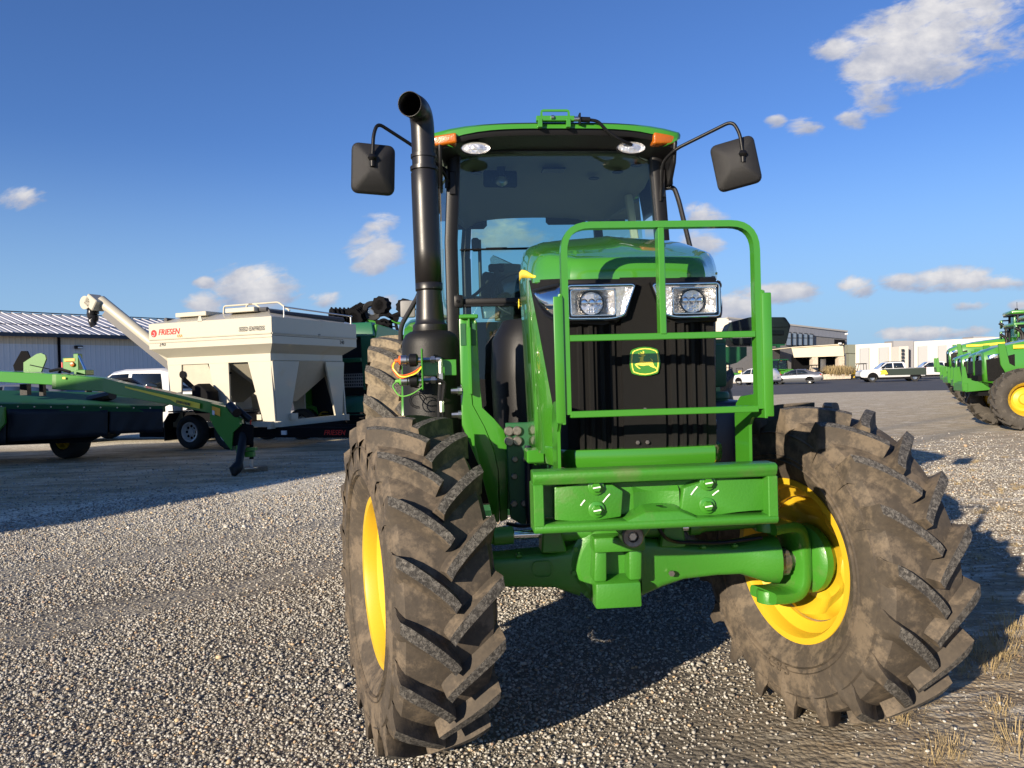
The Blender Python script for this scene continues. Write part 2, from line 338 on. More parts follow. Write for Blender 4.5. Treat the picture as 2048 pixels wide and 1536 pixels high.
# ================================================================ GROUND
def ground_mat():
    m = bpy.data.materials.new('gravel_ground'); m.use_nodes = True; nt = m.node_tree; b = nt.nodes['Principled BSDF']
    g = N(nt, 'ShaderNodeNewGeometry'); v = g.outputs['Position']; sp = N(nt, 'ShaderNodeSeparateXYZ', inp={0: v}); x, y = sp.outputs[0], sp.outputs[1]
    big = N(nt, 'ShaderNodeTexNoise', inp={'Vector': v, 'Scale': 0.35, 'Detail': 6.0, 'Roughness': 0.6}).outputs[0]
    mid = N(nt, 'ShaderNodeTexNoise', inp={'Vector': v, 'Scale': 2.2, 'Detail': 8.0, 'Roughness': 0.65}).outputs[0]
    st = N(nt, 'ShaderNodeVectorMath', operation='MULTIPLY', inp={0: v, 1: (0.35, 1.15, 1.0)}).outputs[0]
    tuf = N(nt, 'ShaderNodeTexNoise', inp={'Vector': st, 'Scale': 2.4, 'Detail': 10.0, 'Roughness': 0.76}).outputs[0]
    vo = N(nt, 'ShaderNodeTexVoronoi', inp={'Vector': v, 'Scale': 42.0}); vo2 = N(nt, 'ShaderNodeTexVoronoi', inp={'Vector': v, 'Scale': 19.0})
    fine = N(nt, 'ShaderNodeTexNoise', inp={'Vector': v, 'Scale': 70.0, 'Detail': 5.0, 'Roughness': 0.7}).outputs[0]
    dist = M(nt, 'SQRT', M(nt, 'ADD', M(nt, 'MULTIPLY', x, x), M(nt, 'MULTIPLY', y, y)))
    # far stones: voronoi cells with random value
    cell = N(nt, 'ShaderNodeSeparateXYZ', inp={0: vo.outputs['Color']}).outputs[0]; cell2 = N(nt, 'ShaderNodeSeparateXYZ', inp={0: vo2.outputs['Color']}).outputs[0]
    stone = ramp(nt, M(nt, 'MULTIPLY_ADD', cell2, 0.35, M(nt, 'MULTIPLY', cell, 0.65)), [(0.0, (.26, .22, .16)), (0.35, (.56, .50, .38)), (0.65, (.80, .74, .58)), (1.0, (.92, .87, .72))])
    gap = ramp(nt, vo.outputs['Distance'], [(0.35, 1.0), (0.85, 0.8)])
    stone = mixc(nt, 1.0, stone, gap, 'MULTIPLY')
    dirt = ramp(nt, M(nt, 'ADD', M(nt, 'MULTIPLY', fine, .5), M(nt, 'MULTIPLY', mid, .5)), [(0.3, (.12, .105, .085)), (0.55, (.21, .188, .152)), (0.75, (.33, .305, .255))])
    near = N(nt, 'ShaderNodeMapRange', inp={0: dist, 1: 6.0, 2: 9.5}).outputs[0]
    gmask = M(nt, 'MULTIPLY', near, ramp(nt, M(nt, 'ADD', big, M(nt, 'MULTIPLY', M(nt, 'SUBTRACT', mid, .5), .6)), [(0.25, 0.75), (0.45, 1.0)]))
    # brown verge on the right of the yard
    edge = M(nt, 'SUBTRACT', x, M(nt, 'MULTIPLY_ADD', y, 0.32, -.25))
    em = N(nt, 'ShaderNodeMapRange', interpolation_type='SMOOTHSTEP', inp={0: M(nt, 'ADD', edge, M(nt, 'MULTIPLY', M(nt, 'SUBTRACT', mid, .5), 3.0)), 1: -.3, 2: 1.3}).outputs[0]
    far_ = N(nt, 'ShaderNodeMapRange', inp={0: dist, 1: 8.0, 2: 40.0, 3: 1.0, 4: 0.7}).outputs[0]
    em = M(nt, 'MULTIPLY', em, far_)
    c = mixc(nt, gmask, dirt, stone)
    tcol = ramp(nt, tuf, [(0.34, (.62, .55, .42)), (0.45, (.46, .37, .24)), (0.51, (.22, .155, .085)), (0.57, (.55, .49, .38)), (0.7, (.86, .80, .66))])
    c = mixc(nt, M(nt, 'MULTIPLY', em, .82), c, tcol)
    # left: damp soil with moss where machines stand
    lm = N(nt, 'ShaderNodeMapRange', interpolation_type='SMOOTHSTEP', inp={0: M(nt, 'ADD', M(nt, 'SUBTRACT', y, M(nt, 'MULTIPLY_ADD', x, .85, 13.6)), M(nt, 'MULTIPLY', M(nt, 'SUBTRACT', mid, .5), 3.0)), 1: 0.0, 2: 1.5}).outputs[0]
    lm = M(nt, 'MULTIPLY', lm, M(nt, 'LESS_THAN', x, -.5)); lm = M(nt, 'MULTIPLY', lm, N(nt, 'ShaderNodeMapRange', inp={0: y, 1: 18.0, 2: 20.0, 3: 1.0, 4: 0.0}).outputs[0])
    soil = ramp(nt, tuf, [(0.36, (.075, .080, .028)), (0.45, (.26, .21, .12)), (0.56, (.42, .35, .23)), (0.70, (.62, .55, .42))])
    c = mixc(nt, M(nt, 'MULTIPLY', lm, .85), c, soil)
    # tyre tracks: worn brown bands
    tr = M(nt, 'ABSOLUTE', M(nt, 'SUBTRACT', y, M(nt, 'MULTIPLY_ADD', x, .95, 7.3))); tr2 = M(nt, 'ABSOLUTE', M(nt, 'SUBTRACT', y, M(nt, 'MULTIPLY_ADD', x, .95, 9.6)))
    trm = N(nt, 'ShaderNodeMapRange', interpolation_type='SMOOTHSTEP', inp={0: M(nt, 'ADD', M(nt, 'MINIMUM', tr, tr2), M(nt, 'MULTIPLY', mid, .5)), 1: .30, 2: .75, 3: .75, 4: 0}).outputs[0]
    c = mixc(nt, trm, c, mixc(nt, .3, dirt, stone))
    nt.links.new(c, b.inputs['Base Color']); b.inputs['Roughness'].default_value = .9; b.inputs['Specular IOR Level'].default_value = .2
    hgt = M(nt, 'ADD', M(nt, 'MULTIPLY', M(nt, 'SUBTRACT', 1.0, vo.outputs['Distance']), 0.55), M(nt, 'ADD', M(nt, 'MULTIPLY', cell, .5), M(nt, 'MULTIPLY', fine, .35)))
    bp = N(nt, 'ShaderNodeBump', inp={'Strength': N(nt, 'ShaderNodeMapRange', inp={0: dist, 1: 8.0, 2: 30.0, 3: .8, 4: .12}).outputs[0], 'Distance': 0.022, 'Height': hgt}); nt.links.new(bp.outputs[0], b.inputs['Normal'])
    return m
GROUND = ground_mat()
b = MB(); 
def gz(x, y): return 0.0
xs = [-2500, -400, -100, -40, -15, -6, 0, 6, 15, 40, 100, 400, 2500]; ys = [-2500, -300, -60, -10, 0, 5, 10, 20, 40, 90, 300, 2500]
b.grid([[(x, y, 0) for x in xs] for y in ys], flip=True)
tag(b.build('ground', GROUND), 'pale gravel yard with brown dirt patches', 'ground', kind='structure')
# ---- real stones near the camera
rng = np.random.default_rng(4)
def sfac(x, y):
    """how many stones lie here (0..1): fewer on the dirt to the right and on tyre tracks"""
    e = x - (.30 * y - .05) + .5 * np.sin(x * 3.1 + y * 1.7) * .6
    f = np.clip(.48 - .75 * e, .06, 1.0)
    f = np.maximum(f, np.clip((y - 4.8) / 3.5, 0, .55))
    lm = y - (.85 * x + 13.2) + .8 * np.sin(x * 1.7); f = np.where((lm > 0) & (x < -.5), f * .22, f); f = f * np.clip((16.5 - y) / 5, 0, 1)
    patch = np.exp(-(((x - .85) / .6) ** 2 + ((y - 2.6) / .45) ** 2)); f = f * (1 - .85 * patch)
    t = np.minimum(np.abs(y - (.95 * x + 7.3)), np.abs(y - (.95 * x + 9.6))) + .2 * np.sin(x * 5) * .5
    f = f * np.where(t < .38, .22, 1.0)
    f = f * (.80 + .2 * np.sin(x * 2.3 + 1) * np.sin(y * 1.9))
    return f
P_, S_ = [], []
for (ya, yb, dens, smin, smax) in ((1.5, 3.4, 9800, .0028, .0092), (3.4, 5.0, 7000, .0035, .0102), (5.0, 7.5, 4000, .0046, .0120), (7.5, 11.0, 1500, .007, .015), (11.0, 16.0, 420, .009, .018)):
    w0 = .86 * yb + .8; n = int((yb - ya) * 2 * w0 * dens)
    x = rng.uniform(-w0, w0, n); y = rng.uniform(ya, yb, n)
    keep = (np.abs(x) < .80 * y + .6) & (rng.random(n) < sfac(x, y))
    x, y = x[keep], y[keep]; n = len(x)
    s = smin + (smax - smin) * rng.random(n) ** 2.4
    s = np.where(rng.random(n) < .008, s * 1.9, s)
    P_.append(np.stack([x, y], 1)); S_.append(s)
P_ = np.concatenate(P_); S_ = np.concatenate(S_)
phi = (1 + 5 ** .5) / 2
ico = np.array([(-1, phi, 0), (1, phi, 0), (-1, -phi, 0), (1, -phi, 0), (0, -1, phi), (0, 1, phi), (0, -1, -phi), (0, 1, -phi), (phi, 0, -1), (phi, 0, 1), (-phi, 0, -1), (-phi, 0, 1)]) / 1.9
fcs = np.array([(0, 11, 5), (0, 5, 1), (0, 1, 7), (0, 7, 10), (0, 10, 11), (1, 5, 9), (5, 11, 4), (11, 10, 2), (10, 7, 6), (7, 1, 8), (3, 9, 4), (3, 4, 2), (3, 2, 6), (3, 6, 8), (3, 8, 9), (4, 9, 5), (2, 4, 11), (6, 2, 10), (8, 6, 7), (9, 8, 1)])
def scatter(name, P, S, m, squash=(.45, .8), kindlabel=None, cat=None):
    n = len(P); v = np.repeat(ico[None], n, 0) * (1 + rng.uniform(-.30, .30, (n, 12, 1)))
    v = v * np.stack([rng.uniform(.75, 1.25, n), rng.uniform(.75, 1.1, n), rng.uniform(squash[0], squash[1], n)], 1)[:, None, :]
    a = rng.uniform(0, 2 * np.pi, n); tl = rng.normal(0, .3, n); ca, sa = np.cos(a)[:, None], np.sin(a)[:, None]; ct, st = np.cos(tl)[:, None], np.sin(tl)[:, None]
    x, y, z = v[..., 0], v[..., 1], v[..., 2]; y, z = y * ct - z * st, y * st + z * ct; x, y = x * ca - y * sa, x * sa + y * ca
    v = np.stack([x, y, z], 2) * S[:, None, None]; v[..., 0] += P[:, 0, None]; v[..., 1] += P[:, 1, None]; v[..., 2] += (S * rng.uniform(.1, .75, n))[:, None]
    f = (fcs[None] + (np.arange(n) * 12)[:, None, None]).reshape(-1)
    me = bpy.data.meshes.new(name); me.vertices.add(n * 12); me.vertices.foreach_set('co', v.reshape(-1).astype(np.float32))
    nf = n * 20; me.loops.add(nf * 3); me.loops.foreach_set('vertex_index', f.astype(np.int32)); me.polygons.add(nf)
    me.polygons.foreach_set('loop_start', np.arange(0, nf * 3, 3, dtype=np.int32)); me.update(calc_edges=True); me.validate()
    me.materials.append(m); o = bpy.data.objects.new(name, me); C.objects.link(o)
    return o
def stone_mat():
    m = bpy.data.materials.new('gravel_stone'); m.use_nodes = True; nt = m.node_tree; b = nt.nodes['Principled BSDF']
    g = N(nt, 'ShaderNodeNewGeometry'); r = g.outputs['Random Per Island']
    c = ramp(nt, r, [(0.0, (.15, .135, .11)), (0.15, (.24, .222, .19)), (0.4, (.335, .32, .28)), (0.72, (.43, .415, .37)), (0.90, (.60, .585, .53)), (0.93, (.46, .33, .20)), (0.955, (.60, .46, .28)), (0.97, (.30, .19, .13)), (1.0, (.50, .48, .45))])
    n = N(nt, 'ShaderNodeTexNoise', inp={'Vector': g.outputs['Position'], 'Scale': 140.0, 'Detail': 4.0})
    c = mixc(nt, M(nt, 'MULTIPLY', n.outputs[0], .35), c, (.22, .19, .15))
    nt.links.new(c, b.inputs['Base Color']); b.inputs['Roughness'].default_value = .85; b.inputs['Specular IOR Level'].default_value = .25
    return m
tag(scatter('gravel', P_, S_, stone_mat()), 'loose pale crushed stone covering the yard', 'gravel', kind='stuff')
print('stones', len(P_))
# ================================================================ WHEELS
WM = frame((0, 0, 0), (0, 1, 0), (0, 0, 1))          # lathe axis along local X
def tyre_profile(Rc, Ri, W):
    h = W / 2; g = Rc - Ri
    half = [(Ri + .0, .66 * h), (Ri + .025 * g / .3, .74 * h), (Ri + .06 * g / .3, .90 * h), (Ri + .11 * g / .3, 1.0 * h), (Ri + .52 * g, 1.03 * h), (Ri + .72 * g, 1.01 * h), (Ri + .87 * g, .95 * h), (Ri + .955 * g, .86 * h), (Ri + .985 * g, .6 * h), (Rc, .3 * h)]
    return [(r, -x) for r, x in half] + [(Rc, 0)] + [(r, x) for r, x in half[::-1]]
def lug_mesh(mb, Rt, Rc, W, nl, lw=.024, sweepang=.27, detail=True):
    h = W / 2; H_ = Rt - Rc
    st = [0, .07, .14, .3, .5, .7, .86, 1.0, 1.07, 1.16, 1.30] if detail else [0, .5, 1.0, 1.12]
    for side in (-1, 1):
        for k in range(nl):
            t0 = 2 * math.pi * (k + (0.5 if side > 0 else 0)) / nl
            rings = []
            for s in st:
                ss = min(s, 1.0); o = max(0, s - 1.0) / .30
                x = side * (-.012 + (h + .016) * ss + (.006 * min(1, o * 3) - .010 * o if s > 1 else 0))
                th = t0 + sweepang * (ss ** 0.82) + .030 * o
                wt = lw * (0.90 + .20 * ss) * (1 + .55 * o)
                rt = Rt - .003 * ss - .014 * ss ** 5 - (.018 + H_ * 1.75) * o ** .85
                rb = Rc - .012 - .034 * ss ** 3 - (.03 + H_ * 1.2) * o
                rb = min(rb, rt - .004); fl = (rt - rb) / (H_ + .03)
                e_ = min(1, .45 + s * 6) if detail else 1
                sect = [(-wt - .036 * fl * e_, rb), (-wt - .014 * fl, rb + (rt - rb) * .36), (-wt - .003, rb + (rt - rb) * .82), (-wt, rt), (wt, rt), (wt + .003, rb + (rt - rb) * .82), (wt + .012 * fl, rb + (rt - rb) * .36), (wt + .030 * fl * e_, rb)]
                ring = []
                nx, nt_ = -side * (.62 - .30 * ss), .78 + .20 * ss
                for d, r in sect:
                    a = th + d * nt_ / Rt
                    ring.append(mb.bm.verts.new((x + d * nx * (.25 if s > .9 else 1), -r * math.cos(a), r * math.sin(a))))
                rings.append(ring)
            for i in range(len(rings) - 1):
                a, b = rings[i], rings[i + 1]
                for j in range(7): mb.face([a[j], a[j + 1], b[j + 1], b[j]], 1 if (j == 3 and st[i + 1] <= 1.0) else 0)
            mb.face(rings[0][::-1], 0); mb.face(rings[-1], 0)
def make_wheel(parent, c, steer, Rt, Rc, Ri, W, nl, side, rub, lw=.024, hub=True, detail=True, n=72, name='front_wheel', disc=.02):
    rim = MB(); h = W / 2 * (.70 if detail and name == 'front_wheel' else .80)
    for s in (-1, 1):
        pass
    prof = [(Ri + .022, -h - .004), (Ri + .024, -h + .006), (Ri + .004, -h + .014), (Ri - .006, -h + .05), (Ri - .014, -h * .45), (Ri - .045, -h * .32), (Ri - .048, h * .2), (Ri - .016, h * .4), (Ri - .006, h - .05), (Ri + .004, h - .014), (Ri + .024, h - .006), (Ri + .022, h + .004),
            (Ri - .002, h + .002), (Ri - .014, h - .02), (Ri - .022, h - .055), (Ri - .030, h * .42), (Ri - .058, h * .2), (Ri - .056, -h * .34), (Ri - .028, -h * .5), (Ri - .016, -h + .05), (Ri - .012, -h + .016), (Ri - .002, -h - .002)]
    rim.lathe(prof, WM, n, closed=True)
    # dished disc with wavy spokes
    dz = side * disc; rows = []
    rr = [.07, .12, .135, .17, .20, Ri - .085, Ri - .06]
    zz = [.0, .0, .012, .014, .03, .055, .045]
    for r, z in zip(rr, zz):
        row = []
        for j in range(n + 1):
            a = 2 * math.pi * j / n; wv = .5 + .5 * math.cos(8 * a)
            zz_ = z + (.03 * wv if r > .19 and r < Ri - .07 else 0)
            row.append((dz - side * zz_, -r * math.cos(a), r * math.sin(a)))
        rows.append(row)
    rim.grid(rows)
    w = rim.build('wheel', YEL, parent, 40, loc=c, rot=(0, 0, steer)); w.name = name
    if detail:
        for k in range(8):
            a = math.pi / 8 + 2 * math.pi * k / 8; b = MB()
            b.lathe([(0, .028), (.012, .028), (.012, .012), (.02, .012), (.02, -.02), (0, -.02)], frame((dz, -(Ri - .11) * math.cos(a), (Ri - .11) * math.sin(a)), (0, 1, 0), (0, 0, 1)), 8)
            b.build('wheel_bolt', YEL, w, 30)
    t = MB(); t.lathe(tyre_profile(Rc, Ri + .012, W), WM, n * 2)
    if detail:
        for s in (-1, 1):
            for r in (Ri + .105, Ri + .125, Ri + .215):
                t.lathe([(r - .004, s * (W / 2 * 1.0 - .002)), (r, s * (W / 2 * 1.03 + .003)), (r + .004, s * (W / 2 * 1.0 - .002))], WM, n)
    lug_mesh(t, Rt, Rc, W, nl, lw, detail=detail)
    ty = t.build('tyre', [rub, RUBT], w, 38)
    return w, ty
# ================================================================ HERO TRACTOR
YAW = R(4.7)
T = empty('tractor', (0.40, 3.12, 0), YAW, 'large green tractor with black exhaust stack, closest to the camera, front wheels turned', 'tractor')
W_L, TY_L = make_wheel(T, (-.833, -.01, .64), R(16.3), .642, .590, .312, .345, 19, -1, RUB, lw=.0175)
W_R, TY_R = make_wheel(T, (.838, .005, .64), R(14.3), .642, .590, .312, .345, 19, 1, RUB, lw=.0175)
TY_L.rotation_euler = (R(-4), 0, 0); TY_R.rotation_euler = (R(6), 0, 0)
TDARK = mat('tyre_lettering_rubber', (0.085, 0.066, 0.046), 0.8)
for wh, sgn in ((W_R, -1),):
    for k, (ch, aa) in enumerate([('C85', 262)]):
        for i, c_ in enumerate(ch):
            a = R(aa + i * 6.5); r = .455
            p = (sgn * .1790, -r * math.cos(a), r * math.sin(a))
            if ch == 'C85': text('tyre_lettering', c_, TDARK, .062, p, (0, math.sin(a), math.cos(a)), (0, math.cos(a), -math.sin(a)), wh, ext=.003, align='CENTER')
for sgn in (-1, 1):
    w_, t_ = make_wheel(T, (sgn * .955, 2.4, .87), 0, .872, .825, .47, .43, 22, sgn, RUBR, lw=.028, name='rear_wheel', detail=True, disc=.06)
# ---- front axle
def loft(stations, name, m, parent, seg=3, ang=35):
    """stations: (x, y, z, half_y, half_z, corner) rounded rectangles in the YZ plane"""
    b = MB(); rings = []
    for x, y, z, hy, hz, c in stations:
        rings.append(b.verts([(x, y + p, z + q) for p, q in rrect(2 * hy, 2 * hz, c, seg)]))
    for i in range(len(rings) - 1):
        a, d = rings[i], rings[i + 1]
        for j in range(len(a)): b.face([a[j], a[(j + 1) % len(a)], d[(j + 1) % len(a)], d[j]])
    b.face(rings[0][::-1]); b.face(rings[-1])
    return b.build(name, m, parent, ang)
AX = loft([(-.70, 0, .655, .06, .06, .03), (-.60, 0, .652, .07, .062, .03), (-.45, 0, .655, .075, .060, .02), (-.26, 0, .655, .08, .070, .02), (-.16, -.0, .655, .09, .115, .05)], 'front_axle', GREENC, T)
loft([(.08, .0, .655, .11, .115, .03), (.17, 0, .665, .10, .095, .03), (.26, 0, .660, .08, .068, .02), (.40, 0, .658, .075, .058, .02), (.50, 0, .658, .08, .060, .03), (.56, 0, .652, .095, .075, .05), (.61, 0, .648, .11, .092, .07), (.655, 0, .648, .115, .098, .08), (.665, 0, .648, .09, .075, .07)], 'axle_housing', GREENC, T)
b = MB()   # differential: round ring + block with square pocket
b.lathe([(0, -.085), (.09, -.085), (.13, -.08), (.150, -.06), (.165, -.055), (.165, -.03), (.14, -.025), (.14, .12), (0, .13)], frame((-.035, -.03, .675), (1, 0, 0), (0, 0, -1)) @ Matrix.Rotation(0, 4, 'Z'), 28)
DIF = b.build('differential_housing', GREENC, T, 35)
for k in range(10):
    a = 2 * math.pi * k / 10 + .2; q = MB(); q.lathe([(0, .012), (.010, .012), (.010, -.01), (0, -.01)], frame((-.035 + .155 * math.cos(a), -.083, .675 + .153 * math.sin(a)), (1, 0, 0), (0, 0, 1)), 6)
    q.build('housing_bolt', GREENC, DIF, 30)
b = MB()
yb, yf = -.095, -.205
zs = [.53, .635, .75, .80]
b.prism([(-.095, .530), (.088, .530), (.092, .63), (.098, .66), (.098, .80), (.05, .83), (-.075, .83), (-.10, .78)], .02, frame((0, yb + .02, 0), (1, 0, 0), (0, 0, 1)), bev=.004)
b.hexa([(-.093, yf, .532), (.086, yf, .532), (.086, yb, .532), (-.093, yb, .532), (-.090, yf, .628), (.083, yf, .628), (.083, yb, .645), (-.090, yb, .645)], .008, 2)
b.hexa([(-.097, yf + .012, .632), (-.045, yf + .012, .632), (-.045, yb, .632), (-.097, yb, .632), (-.085, yf + .02, .775), (-.040, yf + .02, .775), (-.040, yb, .785), (-.085, yb, .785)], .010, 2)
b.hexa([(.040, yf + .012, .632), (.090, yf + .012, .632), (.090, yb, .632), (.040, yb, .632), (.045, yf + .02, .775), (.098, yf + .02, .775), (.098, yb, .785), (.045, yb, .785)], .010, 2)
b.box((.005, -.165, .775), (.20, .09, .06), bev=.012, seg=2)
bmesh.ops.translate(b.bm, verts=b.bm.verts, vec=(-.030, 0, 0))
b.build('axle_pivot_bracket', GREENC, T, 30)
b = MB()   # cast emblem on the axle
pts = rrect(.075, .062, .018, 4)
b.sweep([(-.31 + x, -.0905, .665 + z) for x, z in pts], sq(.004, .004), closed=True)
b.build('cast_emblem', GREENC, T)
# pin under the bracket
b = MB(); b.prism([(-.13, .915), (.13, .915), (.05, .81), (.02, .79), (-.02, .81)], .03, frame((0.0, -.25, 0), (1, 0, 0), (0, 0, 1)), bev=.004); b.build('pivot_plate', GREENC, T)
b = MB(); fm = frame((.005, -.285, .822), (1, 0, 0), (0, 0, 1)); b.lathe([(0, .002), (.018, .002), (.021, .016), (.036, .018), (.041, .012), (.041, -.06), (0, -.06)], fm, 28); PIN = b.build('pivot_pin', PINST, T, 30)
b = MB(); b.lathe([(0, .012), (.014, .012), (.014, 0), (0, 0)], fm, 6); b.build('pin_hex_head', ZINC, PIN)
# steering cylinder and tie rods
b = MB()
b.prism([(-.315, .735), (-.215, .735), (-.24, .85), (-.305, .85)], .10, frame((0, -.02, 0), (1, 0, 0), (0, 0, 1)), bev=.006)
b.prism([(.155, .735), (.26, .735), (.245, .85), (.175, .85)], .10, frame((0, -.02, 0), (1, 0, 0), (0, 0, 1)), bev=.006)
b.tube([(-.30, -.06, .80), (.24, -.06, .80)], .035, 16)
SC = b.build('steering_cylinder', GREENC, T)
b = MB(); b.tube([(-.43, -.06, .80), (-.29, -.06, .80)], .0175, 16); b.build('piston_rod', CHROME, SC)
b = MB(); b.tube([(.22, -.06, .80), (.32, -.06, .80)], .0175, 16); b.build('piston_rod', CHROME, SC)
b = MB(); b.tube([(-.53, -.06, .797), (-.50, -.06, .797), (-.495, -.06, .797), (-.42, -.06, .80), (-.415, -.06, .80)], 1, 14, rad=[.028, .030, .035, .035, .02]); b.build('tie_rod', GREENC, T)
b = MB(); b.tube([(.285, -.06, .80), (.29, -.06, .80), (.33, -.06, .80), (.34, -.06, .80), (.36, -.055, .798), (.60, -.03, .80), (.66, -.03, .80)], 1, 14, rad=[.02, .033, .033, .026, .021, .021, .03])
b.build('tie_rod', GREENC, T)
# knuckle on each wheel (in wheel frames)
for wh, s in ((W_R, -1), (W_L, 1)):
    b = MB(); hm = frame((0, 0, 0), (0, 1, 0), (0, 0, 1))
    b.lathe([(r, s * x) for r, x in [(.0, .075), (.07, .075), (.10, .070), (.128, .062), (.140, .050), (.140, .02), (.125, .0), (.11, -.02), (.09, -.04), (0, -.04)]], hm, 32)
    hb = b.build('wheel_hub', GREENC, wh, 35)
    b = MB()
    path = [(s * .245, .0, .145), (s * .17, .0, .152), (s * .120, 0, .142), (s * .098, 0, .08), (s * .095, 0, 0), (s * .098, 0, -.08), (s * .125, 0, -.125), (s * .18, 0, -.135), (s * .255, 0, -.128)]
    b.sweep(bend(path, .03, 3), rrect(.17, .045, .015, 2), up=None)
    b.lathe([(0, .03), (.045, .03), (.05, .02), (.05, -.02), (0, -.02)], frame((s * .225, 0, .15), (1, 0, 0), (0, 1, 0)), 16)
    b.lathe([(0, .02), (.045, .02), (.05, .01), (.05, -.03), (0, -.03)], frame((s * .225, 0, -.13), (1, 0, 0), (0, 1, 0)), 16)
    kn = b.build('steering_knuckle', GREENC, wh, 40)
    q = MB(); q.lathe([(0, .27), (.03, .27), (.03, .21), (.055, .20), (.055, .15), (.035, .14), (.035, .10), (.06, .09), (.06, .07), (0, .07)], WM @ Matrix.Diagonal((1, 1, s, 1)), 12); q.box((s * .17, -.03, .0), (.05, .03, .10), bev=.01); q.build('drive_joint', PINST, kn)
    for k in range(5):
        q = MB(); a = k * 1.25; q.lathe([(0, .012), (.008, .012), (.008, -.005), (0, -.005)], frame((s * .225 + .036 * math.cos(a), .036 * math.sin(a), .178), (1, 0, 0), (0, 1, 0)), 6); q.build('knuckle_bolt', GREENC, kn)
# ---- weight bracket
b = MB(); cx = -.013; y0 = -.70
b.prism([(-.706, 1.126), (-.720, 1.119), (-.720, 1.104), (-.712, 1.092), (-.706, 1.082), (-.64, 1.082), (-.64, 1.126)], .78, frame((cx - .39, 0, 0), (0, 1, 0), (0, 0, 1)), bev=.004, seg=2)
b.prism([(-.712, .962), (-.720, .954), (-.719, .942), (-.710, .932), (-.60, .932), (-.60, .962)], .78, frame((cx - .39, 0, 0), (0, 1, 0), (0, 0, 1)), bev=.004, seg=2)
b.box((cx - .374, -.66, 1.02), (.032, .118, .13), bev=.003); b.box((cx + .374, -.66, 1.02), (.032, .118, .13), bev=.003)
b.box((cx, -.62, 1.02), (.74, .03, .10))
fr = frame((0, 0, 0), (1, 0, 0), (0, 0, 1))
def xz(poly, yfront, depth, bev=.006): b.prism(poly, depth, frame((0, yfront + depth, 0), (1, 0, 0), (0, 0, 1)), bev=bev, seg=2)
xz([(-.335, .966), (-.235, .955), (-.12, .968), (-.112, 1.050), (-.150, 1.075), (-.24, 1.078), (-.332, 1.072)], -.675, .05)
xz([(.07, .968), (.17, .955), (.26, .968), (.352, .966), (.352, 1.074), (.21, 1.078), (.17, 1.078), (.085, 1.052)], -.675, .05)
rows = []     # concave centre web
for i in range(9):
    t = i / 8; x = -.075 + .15 * t; y = -.655 + .02 * math.sin(math.pi * t)
    rows.append([(x, y, .98), (x, y, 1.04), (x, y + .02, 1.06)])
b.grid(rows)
b.hexa([(-.13, -.716, .955), (.13, -.716, .955), (.13, -.62, .955), (-.13, -.62, .955), (-.05, -.708, .985), (.06, -.708, .985), (.06, -.62, 1.004), (-.05, -.62, 1.004)], .006, 2)
BR = b.build('weight_bracket', GREENC, T, 30)
q = MB(); q.lathe([(.012, .0008), (0.0, .0008)], frame((.0, -.69, 1.0), (1, 0, 0), (0, 1, 0)), 16); q.build('pin_hole', DARK, BR)
for x, z in ((-.201, 1.068), (.160, 1.068), (-.201, .996), (.157, .994)):
    q = MB(); fm = frame((x, -.68, z), (1, 0, 0), (0, 0, 1))
    q.lathe([(.026, -.004), (.026, .004), (.022, .006), (0, .006)], fm, 20); q.lathe([(0, .020), (.014, .020), (.0165, .016), (.0165, 0), (0, 0)], fm, 6)
    q.build('bracket_bolt', GREEN, BR, 30)
    q = MB(); q.box((x - .001, -.7008, z), (.024, .001, .004), ry=R(-8)); q.build('marker_stroke', MARK, BR)
for x, z, l, a in ((-.243, 1.018, .022, 50), (-.167, 1.03, .034, 48), (.118, 1.042, .034, 50), (.188, 1.032, .026, 35)):
    q = MB(); q.sweep([(x - l / 2 * math.cos(R(a)), -.6765, z - l / 2 * math.sin(R(a))), (x, -.6765, z + .001), (x + l / 2 * math.cos(R(a)), -.6765, z + l / 2 * math.sin(R(a)))], rrect(.0045, .0015, .0007, 1), up=(0, -1, 0)); q.build('marker_stroke', MARK, BR)
# frame behind bracket
b = MB()
b.box((-.015, -.30, 1.0), (.50, .60, .16), bev=.01); b.box((-.015, .60, .98), (.42, 1.3, .24), bev=.01); 
b.build('front_frame', DGREEN, T)
# ---- guard
g = MB()
s_ = sq(.026, .040)
path = bend([(-.289, -.71, 1.30), (-.289, -.71, 1.885), (.324, -.71, 1.885), (.324, -.71, 1.30)], .085, 7)
g.sweep(path, [(.019, .013), (-.019, .013), (-.019, -.013), (.019, -.013)][::-1], up=None) if False else None
def bar(path, wi, dp): # wi across in plane, dp depth in Y
    g.sweep(path, [(dp / 2, wi / 2), (-dp / 2, wi / 2), (-dp / 2, -wi / 2), (dp / 2, -wi / 2)])
P = [Vector(p) for p in path]
rings = []
for i, p in enumerate(P):
    t = (P[min(i + 1, len(P) - 1)] - P[max(i - 1, 0)]).normalized(); n_ = t.cross(Y3).normalized()
    rings.append([g.bm.verts.new(p + n_ * a * .0100 + Y3 * c_ * .017) for a, c_ in ((1, 1), (-1, 1), (-1, -1), (1, -1))])
for i in range(len(rings) - 1):
    for j in range(4): g.face([rings[i][j], rings[i][(j + 1) % 4], rings[i + 1][(j + 1) % 4], rings[i + 1][j]])
g.face(rings[0]); g.face(rings[-1])
g.box((.017, -.71, 1.708), (.020, .040, .332), bev=.002); g.box((.0175, -.71, 1.536), (.592, .034, .020), bev=.002); g.box((.0175, -.71, 1.300), (.60, .036, .020), bev=.002)
GU = g.build('front_guard', GREEN, T, 32)
